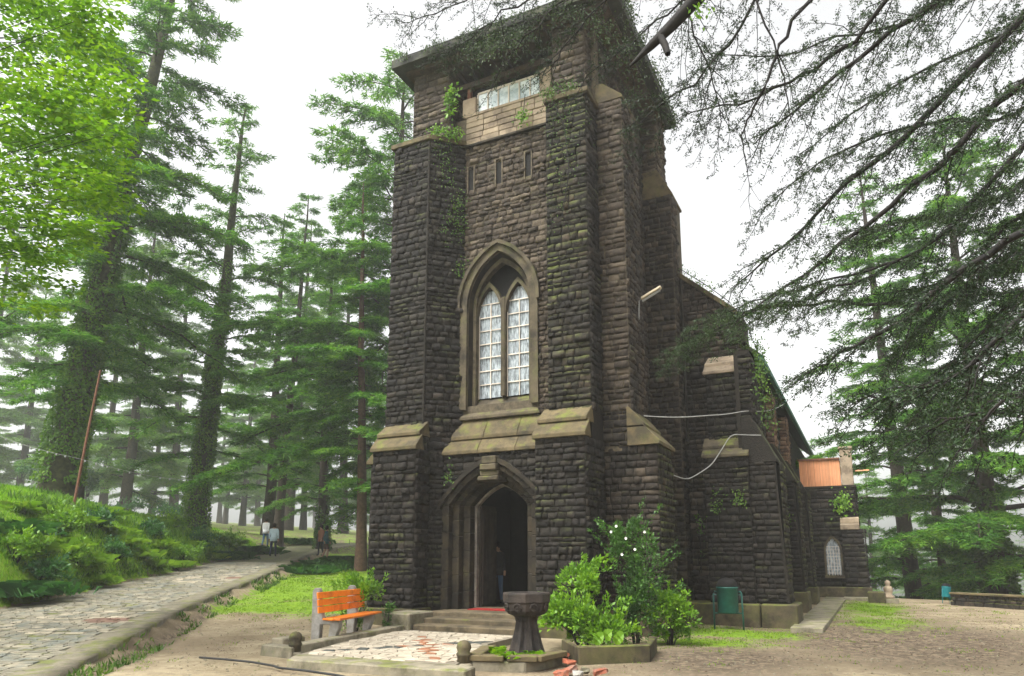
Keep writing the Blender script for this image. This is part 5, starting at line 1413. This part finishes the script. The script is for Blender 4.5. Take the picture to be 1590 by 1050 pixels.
# ------------------------------------------------------------------ forecourt
def at_own(e, o):                                   # a part built in world space goes under its thing
    o.parent = e; o.location = o.location - e.location
    return o
fc = [(-8.45, 9.22), (-5.55, 9.30), (-5.9, 10.6), (-6.4, 12.0), (-6.45, 13.5), (-9.3, 13.5), (-9.15, 11.5)]
court = empty('mosaic_forecourt', (-7.4, 11.4, 0), 'pale crazy-paved mosaic floor in front of the church steps', 'paving')
at_own(court, MB().prism(fc, -.2, .085).build('grout_bed', 'grout'))
def inside(p, poly):
    c_ = False
    for (x0, y0), (x1, y1) in zip(poly, poly[1:] + poly[:1]):
        if (y0 > p[1]) != (y1 > p[1]) and p[0] < (x1 - x0) * (p[1] - y0) / (y1 - y0) + x0: c_ = not c_
    return c_
rr_ = random.Random(8)
cells = []
sx_, sy_ = .19, .21
gxn, gyn = int(4.2 / sx_) + 2, int(4.6 / sy_) + 2
jit = {(i, j): (-9.4 + i * sx_ + rr_.uniform(-.06, .06) + (sx_ / 2 if j % 2 else 0), 9.1 + j * sy_ + rr_.uniform(-.065, .065)) for i in range(gxn + 1) for j in range(gyn + 1)}
for i in range(gxn):
    for j in range(gyn):
        q = [jit[i, j], jit[i + 1, j], jit[i + 1, j + 1], jit[i, j + 1]]
        c_ = (sum(p[0] for p in q) / 4, sum(p[1] for p in q) / 4)
        if all(inside(p, fc) for p in q): cells.append((c_, q))
cells.sort(key=lambda t: t[0][1])
more_tiles = {}
for n_, (c_, q) in enumerate(cells):
    dx, dy = c_[0] + 7.25, c_[1] - 11.2
    star = max(abs(dx + .55 * dy), abs(dx - .55 * dy) * .8)
    k = 'mosaic'
    if abs(dx - .75 * dy) < .11 and abs(dy) < 1.7: k = 'mosaic_dark' if rr_.random() < .7 else 'mosaic_red'
    elif abs(dx + .75 * dy) < .12 and abs(dy) < 1.5: k = 'mosaic_red' if rr_.random() < .6 else 'mosaic'
    z = .096 + rr_.uniform(0, .008)
    q2 = [(p[0] - c_[0]) * .9 for p in q], [(p[1] - c_[1]) * .9 for p in q]
    base_ = [(x, y, -.02) for x, y in zip(*q2)]; top_ = [(x * .9, y * .9, 0) for x, y in zip(*q2)]
    if n_ < 300:
        o = MB().hexa(base_, top_).build('tile', k)
        o.location = (c_[0], c_[1], z); at_own(court, o)
    else: more_tiles.setdefault(k, MB()).hexa([(x + c_[0], y + c_[1], z + w) for x, y, w in base_], [(x + c_[0], y + c_[1], z + w) for x, y, w in top_])
for k, m in more_tiles.items(): tag(at_own(court, m.build('tile_paving', k)), kind='stuff')
at_own(court, MB().prism([(-8.15, 8.66), (-5.1, 8.86), (-5.2, 9.34), (-8.5, 9.27)], -.2, .10).build('front_slab', 'slab', bevel=.02))
ko = MB().hexa([(-9.18, 9.75, -.1), (-8.86, 9.70, -.1), (-9.28, 13.5, -.1), (-9.62, 13.5, -.1)], [(-9.16, 9.77, .17), (-8.88, 9.73, .17), (-9.30, 13.5, .19), (-9.60, 13.5, .19)]).build('edging_kerb', 'slab', bevel=.02)
at_own(court, ko)
at_own(court, MB().hexa([(-9.62, 9.55, -.1), (-8.78, 9.42, -.1), (-8.80, 9.72, -.1), (-9.62, 9.82, -.1)], [(-9.60, 9.56, .16), (-8.80, 9.44, .16), (-8.82, 9.70, .16), (-9.60, 9.80, .16)]).build('edging_kerb', 'slab', bevel=.02))
at_own(court, MB().box(-10.2, -9.9, 10.4, 11.0, -.1, .16).build('loose_kerb_block', 'slab', bevel=.02))
def knob(x, y, label):
    e = empty('kerb_knob', (x, y, 0), label, 'post')
    m = MB().lathe([(.10, -.1), (.10, .16), (.115, .18), (.115, .21), (.09, .23), (.115, .29), (.10, .35), (.06, .39), (.005, .405)], 14).build('ball_cap', 'plinth', e, smooth=True)
    MB().lathe([(.135, -.1), (.135, .05), (.115, .07)], 14).build('foot', 'slab', e)
knob(-8.86, 9.60, 'short stone post with a rounded cap on the kerb by the orange bench')
knob(-5.62, 9.72, 'short stone post with a rounded cap left of the font')
# ------------------------------------------------------------------ font on its slab bed
font = empty('stone_font', (-5.05, 10.75, 0), 'dark octagonal stone font on a flared fluted pedestal', 'font')
def octo(r_, z, rot=math.pi / 8): return [(r_ * math.cos(rot + k * math.pi / 4), r_ * math.sin(rot + k * math.pi / 4), z) for k in range(8)]
def loft(rings, cap=True):
    m = MB(); n = len(rings[0])
    vs = [v for r_ in rings for v in r_]
    fs = [(k * n + i, k * n + (i + 1) % n, (k + 1) * n + (i + 1) % n, (k + 1) * n + i) for k in range(len(rings) - 1) for i in range(n)]
    if cap: fs += [tuple(range(n))[::-1], tuple(range((len(rings) - 1) * n, len(rings) * n))]
    return m.add(vs, fs)
bowl = loft([octo(.24, .72), octo(.30, .74), octo(.345, .80), octo(.365, .92), octo(.385, .93), octo(.39, 1.06), octo(.375, 1.085), octo(.295, 1.085), octo(.275, 1.03), octo(.20, .98)]).build('bowl', 'font_stone', font, bevel=.008)
for k in range(8):
    a = math.pi / 4 * k
    x, y = .345 * math.cos(a), .345 * math.sin(a)
    pm = MB().lathe([(.075, -.01), (.07, .016), (.05, .02), (.045, .004), (.02, .006), (.012, .02)], 8).build('carved_rosette', 'font_stone', bowl)
    pm.location = (x, y, .855); pm.rotation_euler = (0, math.radians(97), a)
def flute(r_, z, depth): return [((r_ * (1 - depth * (i % 4 in (1, 2)))) * math.cos(i * math.pi / 16), (r_ * (1 - depth * (i % 4 in (1, 2)))) * math.sin(i * math.pi / 16), z) for i in range(32)]
loft([flute(.30, .12, .02), flute(.295, .16, .2), flute(.255, .28, .24), flute(.205, .46, .24), flute(.175, .62, .2), flute(.20, .70, .1), flute(.25, .74, .02)]).build('pedestal', 'font_stone', font)
bed = empty('font_bed', (-5.0, 10.6, 0), 'mossy slab-edged bed around the font pedestal', 'planter')
at_own(bed, MB().prism([(-5.5, 9.75), (-4.72, 10.0), (-4.5, 10.95), (-5.1, 11.3), (-5.85, 10.9)], -.1, .10).build('bed_base', 'slab', bevel=.02))
for (a, b_) in (((-5.58, 9.70), (-5.02, 9.86)), ((-4.98, 9.90), (-4.55, 10.05)), ((-5.62, 9.80), (-5.95, 10.9)), ((-4.5, 10.1), (-4.40, 10.9))):
    a, b_ = np.array(a), np.array(b_); t_ = unit(b_ - a); n_ = np.array([-t_[1], t_[0]]) * (1 if a[0] < b_[0] and abs(t_[0]) > .5 else (-1 if b_[0] < a[0] else 1)) * .24
    q = [a, b_, b_ + n_, a + n_]
    tilt = random.uniform(-.01, .02)
    at_own(bed, MB().hexa([(x, y, .10) for x, y in q], [(x, y, .185 + (tilt if i > 1 else 0)) for i, (x, y) in enumerate(q)]).build('edging_slab', 'coping', bevel=.012))
at_own(bed, MB().prism([(-5.45, 10.0), (-4.75, 10.15), (-4.62, 10.9), (-5.1, 11.15), (-5.7, 10.8)], .09, .135).build('soil', 'litter'))
for i, (x, y) in enumerate(((-5.02, 10.05), (-5.45, 10.45), (-4.72, 10.35))):
    p = np.array([x, y, .13])
    e = strappy(p, 46, .20, .02, 'grass', ('grass tuft sprouting between the font edging slabs', 'grass tuft at the left foot of the font', 'grass tuft at the right foot of the font')[i], None, 90 + i, .10, 'grass_tuft')
# concrete planter edge by the shrubs, with its big leaves
pl = empty('planter', (-3.75, 11.7, 0), 'low mossy concrete planter wall in front of the shrubs', 'planter')
at_own(pl, MB().hexa([(-4.25, 11.0, -.1), (-3.30, 11.75, -.1), (-3.38, 11.88, -.1), (-4.35, 11.14, -.1)], [(-4.25, 11.0, .24), (-3.30, 11.75, .24), (-3.38, 11.88, .24), (-4.35, 11.14, .24)]).build('front_wall', 'plinth', bevel=.015))
at_own(pl, MB().hexa([(-3.30, 11.76, -.1), (-3.55, 13.1, -.1), (-3.70, 13.1, -.1), (-3.40, 11.9, -.1)], [(-3.30, 11.76, .24), (-3.55, 13.1, .24), (-3.70, 13.1, .24), (-3.40, 11.9, .24)]).build('side_wall', 'plinth', bevel=.015))
at_own(pl, MB().hexa([(-4.36, 11.16, -.1), (-4.24, 11.02, -.1), (-4.9, 12.2, -.1), (-5.0, 12.1, -.1)], [(-4.36, 11.16, .22), (-4.26, 11.06, .22), (-4.9, 12.2, .22), (-5.0, 12.1, .22)]).build('side_wall', 'plinth', bevel=.015))
at_own(pl, MB().prism([(-4.3, 11.2), (-3.42, 11.9), (-3.7, 13.0), (-4.85, 12.1)], -.05, .12).build('soil', 'litter'))
for i, (x, y, lab) in enumerate(((-4.05, 11.75, 'big round-leaved weed in the planter'), (-3.78, 12.0, 'smaller round-leaved weed at the right end of the planter'))):
    e = empty('round_leaf_plant', (x, y, .1), lab, 'plant')
    for k in range(3 if i == 0 else 2):
        a = 2.2 + k * 1.1; cx_, cz_ = .09 * math.cos(a) + (k - 1) * .08, .17 + .05 * k
        pts_ = [(cx_ + .085 * math.cos(t) * (1 - .25 * (t > 5.6 or t < .6)), -.03 + .03 * math.sin(t * 2), cz_ + .10 * math.sin(t)) for t in np.linspace(0, 6.28, 13)[:-1]]
        MB().add([(cx_, -.045, cz_)] + pts_, [(0, 1 + j, 1 + (j + 1) % 12) for j in range(12)]).build('leaf', 'bright_leaf', e)
        MB().tube([(0, 0, 0), (cx_ * .6, -.01, cz_ * .5), (cx_, -.03, cz_)], .006, 4).build('stalk', 'ivy', e)
# broken bricks
rb = random.Random(3)
for i, (x, y, lab, mt) in enumerate(((872, 1046, 'broken red brick lying lowest in the rubble beside the font bed', 'brick_red'), (886, 1040, 'tilted red brick in the middle of the rubble', 'brick_red'), (884, 1028, 'red brick at the back of the rubble near the planter', 'brick_red'),
                                     (898, 1046, 'grey broken lump among the red bricks', 'concrete_pale'), (932, 1043, 'single red brick fragment apart from the rubble', 'brick_red'), (878, 1018, 'red brick leaning on the planter corner', 'brick_red'), (908, 1042, 'pale stone lump between the rubble and the single brick', 'slab'))):
    p = onZ(x, y, .03)
    o = MB().box(-.10, .10, -.055, .055, -.035, .04).build('brick' if mt == 'brick_red' else 'rubble_lump', mt, bevel=.012)
    for v in o.data.vertices: v.co += Vector((rb.uniform(-.02, .02), rb.uniform(-.02, .02), rb.uniform(-.012, .012)))
    o.location = p; o.rotation_euler = (rb.uniform(-.35, .35), rb.uniform(-.3, .3), rb.uniform(0, 3))
    tag(o, lab, 'brick' if mt == 'brick_red' else 'rubble', 'rubble by the planter')
# ------------------------------------------------------------------ bench
def bench():
    rz_ = math.radians(14)
    e = empty('garden_bench', (-9.62, 10.92, .02), 'small bench with orange slats on pale concrete supports', 'bench', None, rz_)
    # local: +Y along the bench away from the viewer, +X the way it faces
    for y in (.14, 1.70):
        prof = [(-.06, 0), (.10, 0), (.11, .34), (.34, .36), (.30, .18), (.24, 0), (.40, 0), (.46, .22), (.48, .40), (.47, .46), (.12, .47), (.03, .80), (.00, 1.02)]
        prof = [(-.10, 0), (.06, 0), (.08, .36), (.28, .36), (.26, .18), (.24, 0), (.38, 0), (.41, .16), (.47, .30), (.48, .44), (.13, .44), (.06, .70), (.035, .98), (.01, 1.035), (-.04, 1.05), (-.09, 1.03), (-.115, .97)]
        m = MB().prism_y(prof, y - .075, y + .075)
        s_ = m.build('support', 'concrete_pale', e, bevel=.014)
    for k in range(3):
        z = .58 + k * .135
        x = .115 - (z - .44) * .11
        MB().hexa([(x, -.10, z), (x + .032, -.10, z), (x + .032, 2.02, z), (x, 2.02, z)], [(x - .014, -.10, z + .118), (x + .018, -.10, z + .118), (x + .018, 2.02, z + .118), (x - .014, 2.02, z + .118)]).build('back_slat', 'orange_paint', e, bevel=.006)
    for k in range(3):
        x = .14 + k * .135
        MB().box(x, x + .122, -.02 + .05 * (k == 0), 1.98 + .02 * k, .445, .483).build('seat_slat', 'orange_paint', e, bevel=.006)
bench()
# ------------------------------------------------------------------ litter bins
def litter_bin(loc, label, rz, mat='bin_green', s=1.0):
    e = empty('litter_bin', loc, label, 'bin', None, rz); e.scale = (s,) * 3
    MB().lathe([(.02, .37), (.235, .37), (.245, .39), (.25, .95), (.262, .96), (.262, .985), (.24, .99)], 20).build('drum', mat, e, smooth=True)
    MB().lathe([(.245, .97), (.245, 1.02), (.235, 1.08), (.20, 1.14), (.13, 1.185), (.02, 1.20)], 18).build('dark_hood', 'black', e, smooth=True)
    for sx2 in (-1, 1):
        MB().tube([(sx2 * .34, -.02, -.05), (sx2 * .335, 0, .5), (sx2 * .33, .01, .82), (sx2 * .30, .02, .88), (sx2 * .25, .02, .86)], .020, 8).build('leg', mat, e, smooth=True)
    MB().tube([(-.335, 0, .36), (.335, 0, .36)], .017, 8).build('crossbar', mat, e, smooth=True)
    MB().tube([(-.33, .01, .80), (-.24, .01, .80)], .012, 6).build('pivot', mat, e); MB().tube([(.33, .01, .80), (.24, .01, .80)], .012, 6).build('pivot', mat, e)
    return e
litter_bin((-3.10, 17.95, .0), 'dark green drum litter bin on a tubular frame against the church plinth', YAW * .4, s=.98)
p = onZ(1469, 937, 0)
b2 = litter_bin((p[0], p[1], 0), 'small turquoise litter bin at the end of the low wall', .9, 'teal', .62)
b2.rotation_euler = (0, .18, .9)
# ------------------------------------------------------------------ walkway, low wall, monument
wk = empty('side_walkway', (-1.2, 26, 0), 'concrete walkway slab along the flank of the church', 'paving')
for k in range(6):
    y0 = 18.1 + k * 2.65
    at_own(wk, MB().hexa([(-1.75, y0, -.2), (-1.05 + .02 * k, y0, -.2), (-1.03 + .02 * k, y0 + 2.63, -.2), (-1.75, y0 + 2.63, -.2)], [(-1.75, y0, .07), (-1.05 + .02 * k, y0, .07), (-1.03 + .02 * k, y0 + 2.63, .07), (-1.75, y0 + 2.63, .07)]).build('paving_slab', 'slab', bevel=.012))
at_own(wk, MB().box(-1.02, .45, 32.2, 33.5, -.2, .10).build('paving_slab', 'slab', bevel=.012))
wa = onZ(1482, 938, 0); wb = onZ(1680, 950, 0)
lw = empty('low_wall', (wa + wb) / 2, 'low mossy stone wall closing the lane on the right', 'wall')
seg = 24
tw_ = unit((wb - wa)[:2]); nw_ = np.array([-tw_[1], tw_[0]])
Lw = np.linalg.norm((wb - wa)[:2])
for k in range(seg):
    for j in range(3):
        a0, a1 = Lw * (k + (.4 if j % 2 else 0)) / seg, Lw * (k + 1 + (.4 if j % 2 else 0)) / seg - .012
        p0 = wa[:2] + tw_ * a0; p1 = wa[:2] + tw_ * a1
        d0 = .16 + random.uniform(0, .06)
        q = [p0 - nw_ * d0, p1 - nw_ * d0, p1 + nw_ * d0, p0 + nw_ * d0]
        z0 = -.3 if j == 0 else .12 * j
        at_own(lw, MB().hexa([(x, y, z0) for x, y in q], [(x, y, .12 * (j + 1) - .008) for x, y in q]).build('stone', 'stone_mossy', bevel=.02))
q = [wa[:2] - nw_ * .24, wb[:2] - nw_ * .24, wb[:2] + nw_ * .24, wa[:2] + nw_ * .24]
at_own(lw, MB().hexa([(x, y, .352) for x, y in q], [(x, y, .43) for x, y in q]).build('coping', 'coping', bevel=.015))
p = onZ(1381, 936, 0)
mn = empty('stone_monument', (p[0], p[1], 0), 'small tan stone figure on a block right of the church wing', 'monument')
MB().box(-.32, .32, -.3, .3, -.1, .16).build('base', 'slab', mn, bevel=.02)
MB().lathe([(.20, .16), (.20, .24), (.12, .30), (.15, .42), (.17, .52), (.13, .60), (.07, .64), (.10, .70), (.10, .78), (.04, .84)], 12).build('figure', 'ashlar', mn, smooth=True)
p = onZ(1362, 936, 0)
ob = MB().box(-.30, .30, -.35, .35, -.1, .42).build('stone_block', 'plinth', bevel=.04); ob.location = (p[0], p[1], 0); tag(ob, 'dark squared stone block beside the church wing plinth', 'block')
# ------------------------------------------------------------------ pole, cables, light
pb = pz(113, 786); pt = atD(156, 575, float(pb @ FW0) - .2)
pole = empty('rusty_pole', pb, 'thin rusty pole leaning right on the green bank', 'pole')
MB().tube([(0, 0, -.4), tuple((pt - pb) * .5), tuple(pt - pb)], [.05, .045, .035], 8).build('shaft', 'rust', pole)
MB().lathe([(.10, -.2), (.10, .06), (.05, .10)], 10).build('foot', 'slab', pole)
def cable(name, label, pts, sag, rad, mat, cat='cable', lamps=0):
    pts = [np.asarray(p, float) for p in pts]
    P_ = []
    for a, b_ in zip(pts[:-1], pts[1:]):
        L_ = np.linalg.norm(b_ - a)
        for t in np.linspace(0, 1, 14)[:-1]: P_.append(a + (b_ - a) * t - np.array([0, 0, 1.0]) * sag * L_ * 4 * t * (1 - t))
    P_.append(pts[-1]); P_ = np.array(P_)
    for _ in range(6): P_[1:-1] = (P_[:-2] + P_[1:-1] * 2 + P_[2:]) / 4
    e = empty(name, P_[0], label, cat)
    MB().tube(P_ - P_[0], rad, 6).build('wire', mat, e, smooth=True)
    if lamps:
        for k in range(1, lamps):
            q = P_[int(k / lamps * (len(P_) - 1))] - P_[0]
            o = MB().lathe([(.018, -.07), (.03, -.05), (.024, -.02), (.012, 0)], 6).build('bulb', 'cable_white', e); o.location = q
    return e
cable('sagging_cable', 'white cable strung level from the tower to the nave eave', [onY(1000, 646, 15.7), onY(1100, 645, 17.5), onY(1160, 637, 19.0), onX(1222, 624, -2.2)], .02, .012, 'cable_white')
cable('sagging_cable', 'white cable looping down from the nave buttress to the tower', [onY(1028, 730, 16.5), onY(1068, 745, 18.2), onY(1105, 722, 19.0), onY(1135, 674, 19.3), onY(1182, 676, 19.3)], .015, .014, 'cable_white')
cable('light_string', 'string of small bulbs hanging from the rusty pole across the bank', [atD(-40, 660, 26), atD(128, 712, 25.2), atD(330, 745, 33)], .035, .006, 'cable_white', 'light string', 22)
hose = [onZ(x, y, .03) for x, y in ((310, 1021), (350, 1024), (390, 1028), (425, 1034), (432, 1037), (470, 1041), (520, 1048), (560, 1056))]
cable('garden_hose', 'thin black hose lying on the bare earth in front of the bench', hose, 0, .018, 'cable_black', 'hose')
lp = onY(1011, 457, 16.6)
lamp = empty('tube_light', lp, 'pale strip light fitting sticking out from the tower flank', 'lamp')
MB().hexa([(-.24, -.10, -.12), (.26, -.10, .10), (.26, .04, .10), (-.24, .04, -.12)], [(-.24, -.10, -.06), (.26, -.10, .16), (.26, .04, .16), (-.24, .04, -.06)]).build('housing', 'tube', lamp, bevel=.01)
MB().tube([(-.22, -.03, -.16), (.24, -.03, .055)], .03, 8).build('tube', 'cable_white', lamp)
MB().tube([(-.22, 0, -.05), (-.32, .02, -.12), (-.34, .02, -.60)], .018, 6).build('conduit', 'cable_white', lamp)
mt_ = MB().box(CX - .68, CX + .68, 15.42, 15.95, .412, .432).build('door_mat', 'red_mat'); tag(mt_, 'dark red mat on the church threshold', 'mat')

# ------------------------------------------------------------------ people
def person(loc, face, label, h=1.7, stride=.22, top='shirt_blue', legs='trousers_navy', arms=(.12, -.10), shorts=False, hairlong=False, skirt=False, lean=0.0):
    """one skinned body, coloured by region; +Y of the body is the way it faces"""
    s = h / 1.72
    J = {'pel': (0, 0, .95), 'waist': (0, .01, 1.08), 'chest': (0, .0 + lean, 1.30), 'neck': (0, .01 + lean, 1.47), 'head': (0, .03 + lean, 1.57), 'crown': (0, .02 + lean, 1.66)}
    R = {'pel': .135, 'waist': .125, 'chest': .15, 'neck': .055, 'head': .088, 'crown': .075}
    E_ = [('pel', 'waist'), ('waist', 'chest'), ('chest', 'neck'), ('neck', 'head'), ('head', 'crown')]
    for sd2, nm in ((-1, 'l'), (1, 'r')):
        st = stride * sd2
        J['hip' + nm] = (.09 * sd2, 0, .90); J['knee' + nm] = (.095 * sd2, st * .55 + .04, .49); J['ank' + nm] = (.095 * sd2, st - .02 - (.06 if sd2 < 0 else 0), .09 + (.05 if sd2 < 0 and stride > .1 else 0)); J['toe' + nm] = (.10 * sd2, st + .13, .04 + (.0 if stride < .1 else .01))
        J['sh' + nm] = (.175 * sd2, lean, 1.39); J['elb' + nm] = (.235 * sd2, lean - arms[0] * sd2 - .03, 1.12); J['wri' + nm] = (.25 * sd2, lean - arms[0] * sd2 * 1.4 + .06, .88); J['hand' + nm] = (.25 * sd2, lean - arms[0] * sd2 * 1.5 + .09, .79)
        for k, v in dict(hip=.095, knee=.062, ank=.045, toe=.036, sh=.065, elb=.048, wri=.034, hand=.036).items(): R[k + nm] = v
        E_ += [('pel', 'hip' + nm), ('hip' + nm, 'knee' + nm), ('knee' + nm, 'ank' + nm), ('ank' + nm, 'toe' + nm), ('chest', 'sh' + nm), ('sh' + nm, 'elb' + nm), ('elb' + nm, 'wri' + nm), ('wri' + nm, 'hand' + nm)]
    keys = list(J)
    me = bpy.data.meshes.new('skeleton')
    me.from_pydata([tuple(c_ * s for c_ in J[k]) for k in keys], [(keys.index(a), keys.index(b_)) for a, b_ in E_], [])
    tmp = bpy.data.objects.new('skeleton', me); col.objects.link(tmp)
    md = tmp.modifiers.new('skin', 'SKIN'); md.use_smooth_shade = True
    for i, k in enumerate(keys):
        sv = me.skin_vertices[0].data[i]; wide = 1.25 if k in ('pel', 'waist', 'chest') else 1.0
        sv.radius = (R[k] * s * wide, R[k] * s * (.82 if wide > 1 else 1)); sv.use_root = (k == 'pel')
    tmp.modifiers.new('sub', 'SUBSURF').levels = 2
    dg = bpy.context.evaluated_depsgraph_get()
    bm_ = bpy.data.meshes.new_from_object(tmp.evaluated_get(dg))
    bpy.data.objects.remove(tmp)
    slots = ['skin', top, legs, 'hair', 'dark_cloth']
    bm_.materials.clear()
    for m in slots: bm_.materials.append(MAT[m])
    for pl_ in bm_.polygons:
        c_ = pl_.center / s
        arm = abs(c_.x) > .19 and c_.z > .70
        if c_.z > 1.60 or (c_.z > 1.50 and c_.y < lean + .01 and c_.z < 1.75): i = 3
        elif c_.z > 1.45: i = 0
        elif arm: i = 1 if c_.z > .93 else 0
        elif c_.z > .93: i = 1
        elif c_.z < .12: i = 4
        else: i = 0 if (shorts and c_.z < .52) else 2
        pl_.material_index = i; pl_.use_smooth = True
    e = empty('person', loc, label, 'person', None, face)
    link('body', bm_, e)
    hr = MB().lathe([(.03, 1.46 if hairlong else 1.535), (.092, 1.56), (.10, 1.63), (.085, 1.71), (.04, 1.745), (.004, 1.75)], 12).build('hair', 'hair', e, smooth=True)
    hr.scale = (s, s, s); hr.location = (0, (lean + .005) * s, 0)
    hem = MB().lathe([(.205, .80), (.19, .93), (.185, 1.02)], 14).build('shirt_tail', top, e, smooth=True); hem.scale = (s * .95, s * .72, s)
    if skirt:
        k = MB().lathe([(.26, .42), (.23, .62), (.18, .92)], 14).build('skirt', legs, e, smooth=True); k.scale = (s, s * .8, s)
    return e
def foot(x, y, D):
    p = atD(x, y, D); u, d = uD(p); return gp(u, d) if False else np.array([p[0], p[1], p[2]])
u_, d_ = uat(423, 38), 38
person(np.array([*W(u_, 38)[:2], float(path_z(38))]), YAW + .15, 'walker in a pale blue shirt and navy trousers seen from behind on the path', 1.76)
person(np.array([*W(uat(410, 44), 44)[:2], float(path_z(44)) + .25]), YAW - .1, 'person in a white shirt beyond the walker, partly hidden by the bank plants', 1.75, .12, 'shirt_white', 'jeans')
person(np.array([*W(uat(505, 37), 37)[:2], float(gz(uat(505, 37), 37)) + .25]), YAW - 1.2, 'person in a dark teal top and brown shorts standing right of the path', 1.7, .10, 'top_teal', 'skirt_brown', shorts=True)
person(np.array([*W(uat(497, 39), 39)[:2], float(gz(uat(497, 39), 39)) + .3]), YAW + 2.6, 'person in a rust brown top close behind the one in teal', 1.66, .06, 'top_rust', 'dark_cloth', hairlong=True)
p = onY(772, 941, 17.6)
person((p[0], p[1], .41), math.pi + .3, 'person in blue jeans standing inside the dark church doorway', 1.68, .10, 'dark_cloth', 'jeans')

# ------------------------------------------------------------------ mist
hz = MB().box(-370, 330, -170, 400, -50, 54)
m, nt, out = new_mat('mist'); g = G(nt)
vol = g.n('ShaderNodeVolumePrincipled', {'Color': (0.84, 0.86, 0.86, 1), 'Density': 0.0012, 'Anisotropy': 0.2})
nt.links.new(vol.outputs[0], out.inputs['Volume'])
MAT['mist'] = m
haze = tag(hz.build('haze', 'mist'), 'pale mist drifting through the whole wood', 'mist', None, 'stuff')
